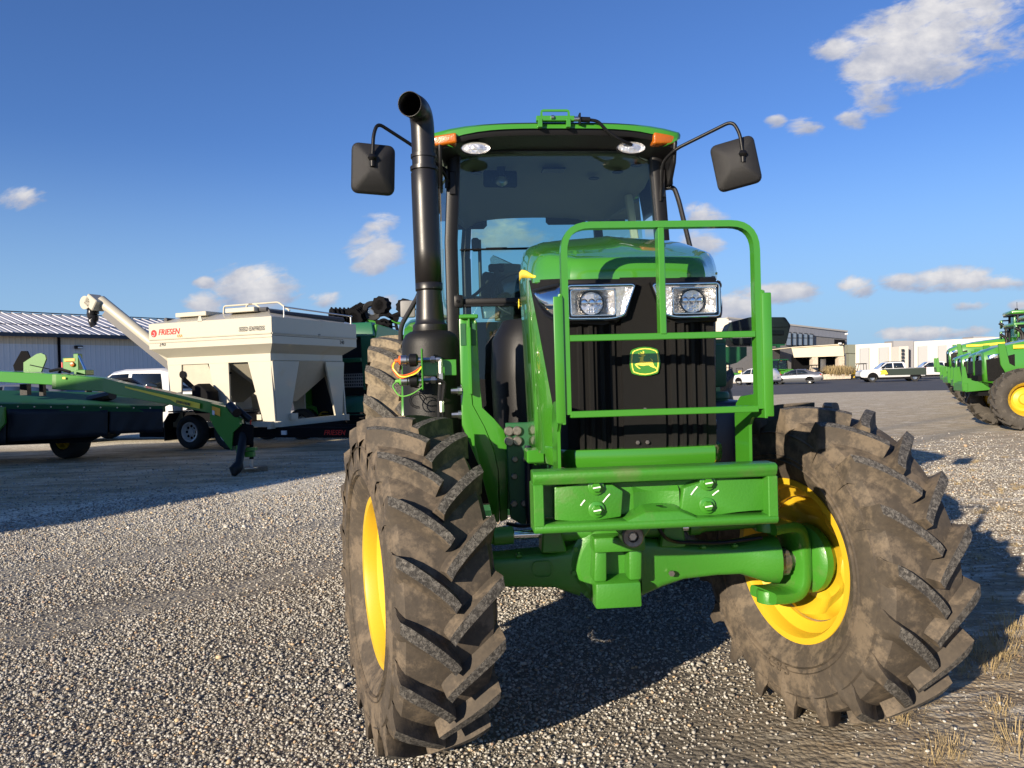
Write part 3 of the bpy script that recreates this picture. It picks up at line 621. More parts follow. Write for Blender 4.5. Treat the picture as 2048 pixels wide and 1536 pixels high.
for s, x in ((-1, -.303), (1, .338)):
    g = MB()
    pl = [(-.735, 1.27), (-.735, 1.66), (-.725, 1.675), (-.70, 1.675), (-.69, 1.66), (-.69, 1.36), (-.67, 1.345), (-.53, 1.335), (-.49, 1.31), (-.475, 1.27), (-.475, 1.10), (-.60, 1.10), (-.60, 1.24), (-.63, 1.27)]
    g.prism(pl, .010, frame((x - .005, 0, 0), (0, 1, 0), (0, 0, 1)), bev=.0015)
    g.box((x + s * .011, -.732, 1.47), (.028, .008, .39), bev=.003, seg=2)
    g.tube([(x + s * .002, -.722, 1.28), (x + s * .002, -.722, 1.672)], .007, 8)
    g.box((x, -.54, 1.10), (.05, .13, .012), bev=.002)
    g.build('guard_side_plate', GREEN, T, 32)
# ---- hood
def zlip(y): return 1.735 + .11 * min(max(y + .5, 0), .5)
def wside(y):
    if y <= -.25: return .350
    if y <= .1: return .350
    return .350 - (y - .1) * .10
def yfront(x):
    a = abs(x); return -.525 + .02 * (a / .25) ** 2 + (0 if a < .24 else (a - .24) * 1.35)
def ztop(x, y):
    pr = [(-.52, 1.80), (-.46, 1.837), (-.3, 1.897), (-.12, 1.950), (0, 1.978), (.3, 2.005), (1.2, 2.045)]
    for (a, za), (c_, zb) in zip(pr, pr[1:]):
        if y <= c_: z = za + (zb - za) * (y - a) / (c_ - a); break
    else: z = pr[-1][1]
    u = abs(x) / .30; f = min(max((y + .5) / .35, 0), 1)
    ridge = .005 * math.exp(-(x / .028) ** 2) * f
    mid = -.002 * math.exp(-((abs(x) - .13) / .07) ** 2) * f
    return z - .022 * u * u + ridge + mid - (.012 * max(0, u - .9) * 6)
NX, NY = 28, 22; rows = []
for j in range(NY + 1):
    v = (j / NY) ** 1.35; row = []
    for i in range(NX + 1):
        u = -1 + 2 * i / NX
        y1 = 1.12; yfx = yfront(u * .335) + .045
        y = yfx + (y1 - yfx) * v
        x = u * (wside(y) - .048 - (.0 if y > -.2 else .02 * min(1, (-.2 - y) / .2)))
        row.append((x, y, ztop(x, y)))
    rows.append(row)
h = MB(); h.grid(rows, flip=True)
loop = [rows[j][0] for j in range(NY, 0, -1)] + rows[0] + [rows[j][-1] for j in range(1, NY + 1)]
LP = [Vector(p) for p in loop]; nrm = []
for i in range(len(LP)):
    t = LP[min(i + 1, len(LP) - 1)] - LP[max(i - 1, 0)]; n_ = Vector((t.y, -t.x, 0)).normalized()
    if n_.dot(Vector((LP[i].x, min(LP[i].y, 0) * .8, 0))) < 0: n_ = -n_
    nrm.append(n_)
sk = []
for off, fz in ((0, 0), (.012, .03), (.025, .11), (.036, .28), (.044, .55), (.048, .8), (.047, .97), (.043, 1.0), (.020, 1.0)):
    sk.append([tuple(Vector((p.x, p.y, 0)) + n_ * off + Z3 * (p.z * (1 - fz) + zlip(p.y) * fz)) for p, n_ in zip(LP, nrm)])
h.grid(sk)
SKR = [[Vector(p) for p in r] for r in sk]
HOOD = h.build('hood', HOODG, T, 28)
def contour(z):
    f = min(max((1.74 - z) / .57, 0), 1)
    k = 1 - .055 * f; bf = f ** .8
    side = [(-.250 * k, 1.12), (-.290 * k, .7), (-.330 * k, .3), (-.349 * k, .1), (-.350 * k, -.12)]
    Cp, Dp = Vector((-.350 * k, -.25, 0)), Vector((-.257 + .008 * f, -.497, 0)); mid = Vector((-.325 * k, -.385, 0))
    def q(t): return Cp * (1 - t) ** 2 + mid * 2 * t * (1 - t) + Dp * t * t
    gt = .02 + .74 * bf
    return side, [q(0), q(gt * .5), q(gt)], [q(gt + (1 - gt) * t) for t in (.33, .66, 1)]
zr = [1.75, 1.68, 1.60, 1.52, 1.44, 1.36, 1.29, 1.23, 1.18, 1.14]
for s in (-1, 1):
    b = MB(); c_ = MB(); rg, rk = [], []
    for z in zr:
        sd_, gr, bk = contour(z)
        def zz(y): return z + (zlip(y) - 1.735) * max(0, (z - 1.3) / .45)
        rg.append([(-s * x if True else x, y, zz(y)) for x, y in sd_] + [(-s * p.x, p.y, zz(p.y)) for p in gr])
        rk.append([(-s * (p.x), p.y + .003, zz(p.y)) for p in [gr[-1]] + bk])
    # inner return of the green side
    rg2 = [r + [(r[-1][0] * .97, r[-1][1] + .02, r[-1][2])] for r in rg]
    b.grid(rg2); b.grid([rg[-1], [(x * .9, y + (.03 if y < 0 else 0), z) for x, y, z in rg[-1]]])
    b.build('hood_side_panel', HOODG, T, 35)
    c_.grid(rk); c_.build('side_screen', GMESH, T, 35)
# green piping edges along side
# grille front with ribs
gm = MB(); rows = []; xs = []
def ribd(x, z):
    a = abs(x)
    if a < .072: return .012
    if .085 < a < .24 and z < 1.602:
        return .011 * (1 if math.cos(2 * math.pi * (a - .085) / .036 + math.pi) > -.1 else 0)
    return 0.0
xs = sorted(set([round(-.257 + .514 * i / 128, 4) for i in range(129)] + [.0719, .0721, -.0719, -.0721]))
for z in (1.745, 1.66, 1.603, 1.601, 1.5, 1.4, 1.3, 1.2, 1.155):
    rows.append([(x, -.525 + .02 * (x / .25) ** 2 - ribd(x, z) + (.01 if z < 1.2 else 0), z) for x in xs])
gm.grid(rows); GR = gm.build('grille', GMESH, T, 30)
for x, z in ((.0, 1.30), (-.028, 1.19), (.005, 1.19)):
    q = MB(); q.lathe([(0, .006), (.007, .005), (.007, 0), (0, 0)], frame((x, -.5385, z), (1, 0, 0), (0, 0, 1)), 6); q.build('grille_screw', PINST, GR)
# chin
b = MB()
pc = [(-.315, -.33), (-.288, -.46), (-.240, -.53), (-.10, -.545), (.0, -.548), (.10, -.545), (.240, -.53), (.288, -.46), (.315, -.33)]
rows = []
for off, z in ((-.03, 1.172), (0, 1.170), (.004, 1.16), (.003, 1.125), (-.004, 1.108), (-.02, 1.100), (-.06, 1.098)):
    rows.append([(x * (1 + off * 1.5), y - off, z) for x, y in pc])
b.grid(rows); b.build('hood_chin', HOODG, T, 30)
# emblem badge
LOGO = [(-.5, .0), (-.485, -.22), (-.44, -.40), (-.38, -.43), (-.2, -.49), (0, -.51), (.2, -.49), (.38, -.43), (.44, -.40), (.485, -.22), (.5, 0), (.485, .22), (.44, .38), (.38, .42), (.2, .48), (0, .5), (-.2, .48), (-.38, .42), (-.44, .38), (-.485, .22)]
DEER = [(.505, .415), (.53, .425), (.50, .40), (.41, .335), (.40, .365), (.44, .385), (.43, .405), (.385, .39), (.38, .355)]
def deer_px():
    P = [(650, 655), (700, 650), (735, 625), (800, 615), (770, 600), (660, 560), (625, 565), (650, 540), (630, 500), (680, 520), (750, 515), (705, 455), (770, 500), (810, 510), (795, 425), (845, 450), (845, 520), (835, 570), (905, 565), (880, 605), (825, 625), (815, 680), (805, 770), (850, 795), (940, 800), (1050, 795), (1120, 805), (1100, 760), (1060, 690), (1120, 730), (1155, 790), (1135, 810), (1160, 870), (1200, 970), (1270, 1020), (1340, 1100), (1310, 1120), (1230, 1045), (1150, 1020), (1060, 980), (1000, 935), (900, 935), (800, 955), (720, 940), (650, 925), (580, 915), (600, 960), (660, 1010), (710, 1050), (660, 1055), (570, 990), (500, 900), (540, 865), (660, 840), (680, 770), (710, 690), (660, 680)]
    return [((x - 870) / 1130, (795 - y) / 1050) for x, y in P]
def emblem(parent, o, x, y, w, hgt, mg=HOODG, my=YLINE):
    fm = frame(o, x, y)
    b = MB(); b.prism([(a * w, c_ * hgt) for a, c_ in LOGO], .007, fm, bev=.0015); e = b.build('emblem_badge', mg, parent, 30)
    b = MB(); out = [(a * w * .90, c_ * hgt * .90) for a, c_ in LOGO]; inn = [(a * w * .835, c_ * hgt * .835) for a, c_ in LOGO]; n = len(out)
    vo = b.verts([(p[0], p[1], .0078) for p in out], fm); vi = b.verts([(p[0], p[1], .0078) for p in inn], fm)
    for i in range(n): b.face([vo[i], vo[(i + 1) % n], vi[(i + 1) % n], vi[i]])
    b.build('emblem_border', my, e, 30, recalc=False)
    b = MB(); b.prism([(a * w * 1.03, c_ * hgt * 1.03) for a, c_ in deer_px()], .0012, fm, z0=.007); b.build('emblem_deer', my, e, 30)
    return e
emblem(T, (.003, -.5375, 1.462), (1, 0, 0), (0, 0, 1), .104, .098)
# yellow side stripe + model text
for s in (-1, 1):
    b = MB(); rows = []
    for i, p in enumerate(LP):
        if p.x * s < 0 or not (-.33 < p.y < .95) or abs(p.x) < .25: continue
        A_, B_ = SKR[4][i], SKR[6][i]; nn = nrm[i] * .002; k = min(1, (p.y + .345) / .16) ** .6
        rows.append([B_.lerp(A_, .36) + nn, B_.lerp(A_, .36 + .25 * k) + nn * 1.3, B_.lerp(A_, .36 + .5 * k) + nn * 1.5])
    rows.sort(key=lambda r: r[0].y)
    b.grid(rows); b.build('yellow_stripe', YDEC, T, solid=.002)
    text('model_lettering', '6120E', YDEC, .045, (s * (.3385 if s < 0 else .3525), .30 if s < 0 else .10, 1.722), (s * .07, -1, 0) if s < 0 else (-.07, 1, 0), (0, 0, 1), T, bold=.001)
# ---- headlights
for s in (-1, 1):
    def X(a): return s * a
    b = MB()
    poly = [(.012, 1.742), (.262, 1.742), (.262, 1.590), (.13, 1.588), (.09, 1.592), (.055, 1.61)]
    pts = [(X(a), z) for a, z in poly]
    if s < 0: pts = pts[::-1]
    b.prism([pts[0], pts[1], pts[2], pts[3], pts[4], pts[5]], .014, frame((0, -.517, 0), (1, 0, 0), (0, 0, 1)), bev=.006, seg=2)
    HL = b.build('headlight', BLK, T, 32)
    b = MB(); wall = [Vector((X(a), 0, z)) for a, z in [(.024, 1.724), (.262, 1.724), (.262, 1.602), (.13, 1.600), (.098, 1.602), (.062, 1.614)]]
    r0_, r1_, r2_ = [[b.bm.verts.new(p + Y3 * yy_) for p in wall] for yy_ in (-.525, -.566, -.566)]
    for q_, v_ in enumerate(r2_): v_.co = v_.co.lerp(Vector((X(.165), -.566, 1.66)), .05)
    for a_, c_ in ((r0_, r1_), (r1_, r2_)):
        for j in range(6): b.face([a_[j], a_[(j + 1) % 6], c_[(j + 1) % 6], c_[j]])
    b.build('lamp_housing', BLK, HL, 30)
    b = MB()
    rim_o = [(.030, 1.717), (.256, 1.717), (.256, 1.608), (.13, 1.606), (.10, 1.608), (.068, 1.618)]
    path = bend_closed([(X(a), -.5655, z) for a, z in rim_o], .012, 3)
    b.sweep(path, rrect(.006, .009, .002, 1), closed=True, up=(0, -1, 0)); b.sweep(bend_closed([(X(a), -.5655, z) for a, z in ((.098, 1.703), (.246, 1.703), (.246, 1.618), (.098, 1.618))], .008, 3), rrect(.0035, .006, .001, 1), closed=True, up=(0, -1, 0))
    b.build('headlight_rim', CHROME, HL, 40)
    b = MB()    # faceted reflector bowl
    a0, a1, z0, z1 = .098, .246, 1.618, 1.703; yb = -.5620
    n_ = 12; ctr = (.172, 1.660)
    rect = []
    for k in range(48):
        t = 2 * math.pi * k / 48; ca, sa = math.cos(t), math.sin(t); m_ = min(.074 / max(abs(ca), 1e-6), .0425 / max(abs(sa), 1e-6)); rect.append((ctr[0] + ca * m_, ctr[1] + sa * m_))
    circ = [(ctr[0] + .0415 * math.cos(2 * math.pi * k / 48), ctr[1] + .0415 * math.sin(2 * math.pi * k / 48)) for k in range(48)]
    ro = b.verts([(X(a), yb - .001, z) for a, z in rect]); rc = b.verts([(X(a), yb + .030, z) for a, z in circ]); rd = b.verts([(X(ctr[0] + (a - ctr[0]) * .95), yb + .022, ctr[1] + (z - ctr[1]) * .9) for a, z in circ])
    for k in range(0, 48, 2): rc[k].co.y += .004; ro[k].co.y -= 0
    for k in range(48):
        b.face([ro[k], ro[(k + 1) % 48], rc[(k + 1) % 48], rc[k]]); b.face([rc[k], rc[(k + 1) % 48], rd[(k + 1) % 48], rd[k]])
    b.face(rd)
    # side facet panel toward grille
    b.grid([[(X(.095), yb - .001, 1.708), (X(.060), yb - .001, 1.708), (X(.036), yb - .001, 1.710)], [(X(.095), yb - .001, 1.66), (X(.07), yb + .01, 1.66), (X(.052), yb - .001, 1.66)], [(X(.095), yb - .001, 1.614), (X(.08), yb - .001, 1.614), (X(.070), yb - .001, 1.622)]])
    b.grid([[(X(.04), yb - .001, 1.712), (X(.15), yb + .004, 1.712), (X(.25), yb - .001, 1.712)], [(X(.04), yb - .001, 1.7055), (X(.15), yb - .001, 1.7055), (X(.25), yb - .001, 1.7055)]])
    RF = b.build('reflector', REFL, HL, 20)
    b = MB(); b.lathe([(.039, .0), (.042, .0), (.042, -.010), (.039, -.010)], frame((X(ctr[0]), -.545, ctr[1]), (1, 0, 0), (0, 0, 1)), 32, closed=True); b.build('lens_ring', BLK, HL, 30)
    for k in range(3):
        b = MB(); fm = frame((X(.172) + (k - 1) * .026, -.538, 1.663), (1, 0, 0), (0, 0, 1)); b.lathe([(.0135, 0), (.0125, .005), (.008, .009), (0, .0105)], fm, 16); b.build('led_lens', CHROME, HL, 30)
    for k in range(6):
        b = MB(); b.lathe([(.004, 0), (.003, .003), (0, .004)], frame((X(.172) + (k % 3 - 1) * .009, -.538, 1.640 - (k // 3) * .009), (1, 0, 0), (0, 0, 1)), 8); b.build('led_lens', CHROME, HL, 30)
    b = MB(); b.prism([(X(a), z) for a, z in (rim_o if s > 0 else rim_o[::-1])], .0015, frame((0, -.568, 0), (1, 0, 0), (0, 0, 1))); b.build('lamp_cover', CLEAR, HL, 30)
    # wrap-around lens on the chamfer
    b = MB(); rows = []
    _, gr, bk = contour(1.70)
    Cq, Mq, Dq = Vector((-.350, -.25, 0)), Vector((-.325, -.385, 0)), Vector((-.262, -.507, 0))
    def q(t): return Cq * (1 - t) ** 2 + Mq * 2 * t * (1 - t) + Dq * t * t
    for k in range(9):
        t = .30 + .70 * k / 8; p = q(t); nn = Vector((-.9, -.45, 0)).normalized() * .012
        bot = 1.722 - (1.722 - 1.612) * (1 - (1 - k / 8) ** 2.2)
        rows.append([(X(-(p.x + nn.x)), p.y + nn.y, 1.728), (X(-(p.x + nn.x * 1.3)), p.y + nn.y * 1.3, (1.728 + bot) / 2), (X(-(p.x + nn.x)), p.y + nn.y, bot)])
    b.grid(rows); b.build('wrap_lens', CHROME, HL, 45, solid=.002)
    b = MB(); b.sweep([r[-1] for r in rows], rrect(.010, .010, .003, 1)); b.sweep([r[0] for r in rows], rrect(.010, .010, .003, 1)); b.build('wrap_frame', BLK, HL)
# ---- engine bay dark core, frame, air cleaner
b = MB(); b.box((0, .35, 1.40), (.44, 1.5, .62)); b.box((0, .5, 1.75), (.50, 1.2, .30)); b.build('engine_core', DARK, T)
b = MB(); b.lathe([(0, .32), (.14, .30), (.20, .2), (.21, 0), (.20, -.3), (0, -.32)], frame((-.22, 1.0, 1.42), (1, 0, 0), (0, 1, 0)), 24); b.build('air_duct', BLK, T)
b = MB(); b.prism([(-.41, 1.22), (-.26, 1.22), (-.26, .78), (-.35, .77), (-.40, .80)], .03, frame((0, .33, 0), (1, 0, 0), (0, 0, 1)), bev=.004); MP = b.build('mount_plate', DGREEN, T)
for k, (x, z, r) in enumerate([(-.408, 1.185, .021), (-.372, 1.185, .021), (-.408, 1.140, .021), (-.372, 1.140, .021), (-.385, 1.06, .014), (-.39, .985, .014), (-.34, 1.06, .014), (-.395, .865, .016), (-.35, .865, .016)]):
    q = MB(); q.lathe([(0, .012), (r * .8, .012), (r, .008), (r, -.03), (0, -.03)], frame((x + .012, .295, z), (1, 0, 0), (0, 0, 1)), 16 if k < 4 else 6); q.build('mount_bolt', PINST, MP, 30)
b = MB(); b.tube(bend([(-.315, .28, 1.12), (-.32, .27, .95), (-.32, .27, .775)], .05), .015, 10); b.build('drain_hose', BLUEB, T)
b = MB(); b.box((-.33, -.1, 1.115), (.07, .12, .05), bev=.006); b.box((-.30, .1, 1.09), (.05, .3, .04), bev=.004); b.build('side_step_bracket', GREEN, T)
# ---- loader mounts
for s in (-1, 1):
    dz = 0 if s < 0 else -.17
    b = MB()
    oL = [(-.600, 1.69 + dz), (-.600, 1.40 + dz), (-.585, 1.36), (-.600, 1.30), (-.600, 1.21), (-.52, 1.0), (-.475, .80)]
    oR = [(-.47, .765), (-.443, .765), (-.443, 1.0), (-.455, 1.09), (-.50, 1.20), (-.556, 1.30), (-.558, 1.40 + dz), (-.556, 1.69 + dz), (-.575, 1.715 + dz)]
    pA = oL + oR
    oL2 = [(-.552, 1.70 + dz), (-.552, 1.42 + dz), (-.552, 1.30), (-.497, 1.20), (-.452, 1.10), (-.440, 1.0), (-.440, .765)]
    oR2 = [(-.405, .775), (-.395, 1.05), (-.395, 1.12), (-.412, 1.185), (-.455, 1.235), (-.512, 1.285), (-.515, 1.40 + dz), (-.520, 1.68 + dz), (-.535, 1.70 + dz)]
    pB = oL2 + oR2
    for pp, dy in ((pA, 0), (pB, .004)):
        pts = [(x * -s, z) for x, z in pp]
        b.prism(pts if s < 0 else pts[::-1], .10, frame((0, .45 + dy + .05, 0), (1, 0, 0), (0, 0, 1)), bev=.005, seg=2)
    if s < 0:
        b.box((-.556, .398, 1.62), (.010, .03, .15), bev=.003); b.box((-.556, .385, 1.50), (.014, .05, .30), bev=.003); b.box((-.557, .395, 1.70), (.085, .04, .018), bev=.004)
    LM = b.build('loader_mount', GREEN, T, 30)
    if s < 0:
        q = MB(); q.box((-.583, .399, 1.62), (.026, .004, .10), bev=.004); q.box((-.537, .399, 1.62), (.024, .004, .10), bev=.004); q.build('mount_pocket', DGREEN, LM)
        for x, z in ((-.615, 1.255), (-.615, 1.365)):
            q = MB(); q.lathe([(0, .03), (.012, .03), (.014, .0), (.02, 0), (.02, -.02), (0, -.02)], frame((x, .48, z), (0, 0, 1), (0, 1, 0)), 8); q.build('mount_bolt', ZINC, LM)
# ---- muffler and stack
b = MB(); b.lathe([(0, 1.05), (.142, 1.05), (.142, 1.585), (.138, 1.615), (.124, 1.642), (.10, 1.658), (.07, 1.664), (0, 1.666)], Matrix.Translation((-.738, .75, 0)), 40)
MU = b.build('muffler', BMUF, T, 40)
b = MB()
b.lathe([(.082, 1.645), (.086, 1.66), (.084, 1.69), (.072, 1.70), (.069, 1.72), (.060, 1.865), (.066, 1.867), (.066, 1.895), (.061, 1.90)], Matrix.Translation((-.738, .75, 0)), 32)
path = bend([(-.739, .75, 1.86), (-.744, .75, 2.2), (-.746, .75, 2.54), (-.748, .748, 2.748), (-.800, .560, 2.715)], .14, 12)
b.tube(path, .0575, 32, rad=[.0605 + 0 * i for i in range(4)] + [.058] * (len(path) - 4) if False else [.064 if p.z < 2.45 else .056 for p in path], caps=False)
b.tube([Vector(p) for p in ((-.7455, .75, 2.455), (-.7455, .75, 2.47))], .067, 32); b.tube([Vector(p) for p in ((-.7455, .75, 2.515), (-.7455, .75, 2.53))], .063, 32)
b.build('exhaust_stack', BPIPE, MU, 45, solid=.003)
# ---- hydraulic couplers
b = MB(); b.box((-.773, .5, 1.47), (.008, .10, .19), bev=.003); b.box((-.695, .545, 1.475), (.16, .012, .075), bev=.003); CB = b.build('coupler_bracket', GREEN, T)
for z, col, rz in ((1.513, ORG, .012), (1.418, GRNR, .010)):
    b = MB(); fx = frame((-.80, .5, z), (0, 1, 0), (0, 0, 1))
    b.lathe([(0, -.075), (.020, -.075), (.024, -.07), (.024, -.045), (.020, -.04), (.020, -.01), (.014, -.005), (.014, .02), (0, .02)], fx, 16); b.tube([(-.77, .5, z), (-.735, .5, z), (-.734, .5, z), (-.715, .5, z)], 1, 6, rad=[.012, .012, .018, .018]); b.tube([(-.715, .5, z), (-.70, .5, z)], .010, 8)
    cp = b.build('hydraulic_coupler', ZINC, T, 30)
    b = MB(); b.lathe([(.024, -.035), (.030, -.03), (.030, .0), (.022, .008)], fx, 12); b.build('coupler_collar', BLK, cp)
    b = MB(); b.lathe([(0, -.10), (.006, -.10), (.008, -.09), (.008, -.082), (.022, -.080), (.022, -.072), (0, -.072)], fx, 14)
    for k in range(2 if z > 1.5 else 1):
        b.tube(bend([(-.89, .5, z), (-.915, .49, z - .02 - .01 * k), (-.88, .47, z - .075 - .012 * k), (-.82, .465, z - .062 - .008 * k), (-.775, .48, z - .03)], .03, 6), .0032, 6)
    b.build('dust_cap_strap', col, cp)
b = MB(); b.tube(bend([(-.90, .495, 1.505), (-.91, .48, 1.48), (-.87, .462, 1.430), (-.80, .46, 1.45), (-.775, .47, 1.48)], .03, 6), .0035, 6); b.build('dust_cap_strap', YDEC, T)
b = MB()
for z0, r, y in ((1.42, .030, .52), (1.33, .028, .53), (1.33, .036, .55)):
    b.tube([(-.80 + r * 1.1 * math.cos(t), y, z0 - .005 + r * math.sin(t)) for t in [2 * math.pi * i / 14 for i in range(12)]], .0025, 6)
b.build('cable_loop', BLK, T)
b = MB(); b.tube(bend([(-.71, .5, 1.513), (-.69, .5, 1.513), (-.69, .5, 1.45), (-.692, .5, 1.40)], .012, 3), .013, 10); b.lathe([(.017, 0), (.017, .03)], Matrix.Translation((-.69, .5, 1.42)), 6); b.build('hose_fitting', ZINC, T); b = MB(); b.lathe([(.015, 0), (.015, .05)], Matrix.Translation((-.69, .5, 1.27)), 8)
b.build('hose_fitting', ZINC, T)
b = MB(); b.tube(bend([(-.692, .5, 1.40), (-.70, .5, 1.30), (-.705, .5, 1.10)], .05), .012, 10); b.tube(bend([(-.71, .49, 1.418), (-.672, .495, 1.41), (-.69, .5, 1.30), (-.68, .52, 1.08)], .05), .012, 10); b.build('hydraulic_hose', BLK, T)
# ---- cab
b = MB()
AP = [(-.628, 1.36, 1.10), (-.618, 1.36, 1.73), (-.618, 1.36, 2.2), (-.585, 1.345, 2.72)]
for s in (-1, 1):
    b.sweep([(x * -s if s > 0 else x, y, z) for x, y, z in AP], rrect(.075, .10, .02, 2), up=(0, 1, 0))
    b.sweep([(s * .75, 2.05, 1.15), (s * .76, 2.05, 2.2), (s * .68, 2.05, 2.72)], rrect(.05, .05, .01, 2), up=(0, 1, 0))
    b.sweep([(s * .50, 2.62, 1.3), (s * .50, 2.62, 2.3), (s * .47, 2.6, 2.72)], rrect(.055, .06, .012, 2), up=(0, 1, 0))
b.box((0, 1.345, 1.862), (1.22, .035, .034), bev=.006, seg=2); b.box((0, 1.33, 1.838), (1.2, .03, .012)); b.box((-.585, 1.32, 1.862), (.055, .03, .075), bev=.012, seg=2)
b.box((0, 1.36, 1.12), (1.28, .08, .10)); b.box((0, 2.62, 1.35), (1.10, .08, .08)); b.box((0, 2.60, 2.66), (1.1, .06, .09))
b.box((.25, 2.62, 2.60), (.30, .05, .10), bev=.02); b.box((-.42, 2.60, 2.58), (.16, .05, .12), rx=0, bev=.03)
CAB = b.build('cab_frame', BLK, T, 35)
q = MB(); q.lathe([(0, .004), (.009, .004), (.009, 0), (0, 0)], frame((-.59, 1.3035, 1.862), (1, 0, 0), (0, 0, 1)), 12); q.build('hinge_pin', DARK, CAB)
def pane(name, pts, m=GLASS, th=.004, par=T):
    b = MB(); v = b.verts(pts); b.face(v); return b.build(name, m, par, solid=0)
pane('windshield', [(-.585, 1.350, 1.88), (.585, 1.350, 1.88), (.59, 1.350, 2.2), (.55, 1.335, 2.72), (-.55, 1.335, 2.72), (-.59, 1.350, 2.2)])
pane('lower_front_window', [(-.585, 1.355, 1.17), (.585, 1.355, 1.17), (.585, 1.355, 1.84), (-.585, 1.355, 1.84)])
for s in (-1, 1):
    pane('side_window', [(s * .625, 1.41, 1.15), (s * .75, 2.03, 1.17), (s * .76, 2.03, 2.2), (s * .68, 2.03, 2.7), (s * .60, 1.41, 2.7), (s * .625, 1.41, 2.2)])
    pane('rear_side_window', [(s * .74, 2.08, 1.5), (s * .52, 2.58, 1.5), (s * .52, 2.58, 2.3), (s * .48, 2.58, 2.68), (s * .67, 2.08, 2.68)])
pane('rear_window', [(-.48, 2.63, 1.38), (.48, 2.63, 1.38), (.48, 2.63, 2.3), (.45, 2.62, 2.62), (-.45, 2.62, 2.62)])
# roof
b = MB(); rows = []
for j, (y, wd_, zc) in enumerate([(1.10, .60, 2.775), (1.105, .66, 2.80), (1.13, .685, 2.815), (1.2, .70, 2.83), (1.5, .72, 2.85), (2.2, .74, 2.86), (2.8, .68, 2.84), (2.86, .66, 2.80), (2.86, .65, 2.70)]):
    row = []
    for i in range(17):
        u = -1 + i / 8; row.append((u * wd_ - .01, y + .03 * abs(u) ** 3, zc - .045 * abs(u) ** 4))
    rows.append(row)
b.grid(rows)
rs = [[(r[-1][0] + dx, r[-1][1], r[-1][2] - dz_) for dx, dz_ in ((0, 0), (.008, .015), (.005, .035), (-.02, .05))] for r in rows]; b.grid(rs)
rs = [[(r[0][0] - dx, r[0][1], r[0][2] - dz_) for dx, dz_ in ((0, 0), (.008, .015), (.005, .035), (-.02, .05))] for r in rows]; b.grid(rs)
RF_ = b.build('roof', GREEN, T, 40)
b = MB()  # black visor ring
rows = []
for (y, zf, k) in ((1.118, 2.812, 1.0), (1.112, 2.775, 1.0), (1.125, 2.745, .99), (1.20, 2.735, .97), (1.34, 2.715, .95)):
    rows.append([((-1 + i / 8) * .668 * k - .01, y + .03 * abs(-1 + i / 8) ** 3, zf - .045 * abs(-1 + i / 8) ** 4 - (.03 * abs(-1 + i / 8) ** 6)) for i in range(17)])
b.grid(rows)
b.grid([[(-.66, 1.15, 2.70), (-.72, 1.15, 2.70)], [(-.70, 2.8, 2.68), (-.66, 2.8, 2.68)]])
for s in (-1, 1): b.prism([(1.13, 2.70), (1.16, 2.60), (1.25, 2.50), (1.42, 2.50), (1.45, 2.74), (1.15, 2.77)], .02, frame((s * .655 - .01 - .01, 0, 0), (0, 1, 0), (0, 0, 1)), bev=.006)
b.box((-.01, 1.33, 2.728), (1.15, .05, .035)); 
b.build('roof_visor', BLK, T, 40)
b = MB(); rows = []
for y, z, wv in ((1.37, 2.715, .56), (1.45, 2.70, .60), (1.8, 2.68, .64), (2.2, 2.66, .62), (2.5, 2.62, .52), (2.58, 2.58, .50)):
    rows.append([((-1 + i / 6) * wv, y, z + .02 * (1 - (-1 + i / 6) ** 2) - .06 * abs(-1 + i / 6) ** 6) for i in range(13)])
b.grid(rows, flip=True); LN = b.build('headliner', INTER, T, 40, solid=.01)
for x, y in ((.30, 1.75), (.42, 1.6), (.50, 1.45), (-.45, 1.6)):
    q = MB(); q.lathe([(.032, 0), (.036, -.004), (.03, -.008), (0, -.006)], Matrix.Translation((x, y, 2.672 + .0)), 20); q.build('air_vent', BLK, LN)
q = MB(); q.box((.02, 1.6, 2.682), (.14, .10, .012), bev=.004); q.build('dome_lamp', BLK, LN)
b = MB(); b.box((0, 1.7, 1.14), (1.2, 1.0, .04)); b.build('cab_floor', DARK, T)
b = MB(); b.box((0, 2.55, 1.48), (1.1, .04, .70)); b.build('rear_wall', BLK, T)
# beige B post seen through the glass
b = MB(); b.sweep([(.60, 2.0, 1.9), (.62, 2.0, 2.3), (.58, 2.0, 2.62)], rrect(.05, .04, .008, 1), up=(0, 1, 0)); BP = b.build('interior_post', BEIGE, T)
for k in range(6):
    q = MB(); q.box((.597, 1.9785, 1.98 + k * .045), (.03, .002, .028)); q.build('post_sticker', MARK if k % 2 else GREYP, BP)
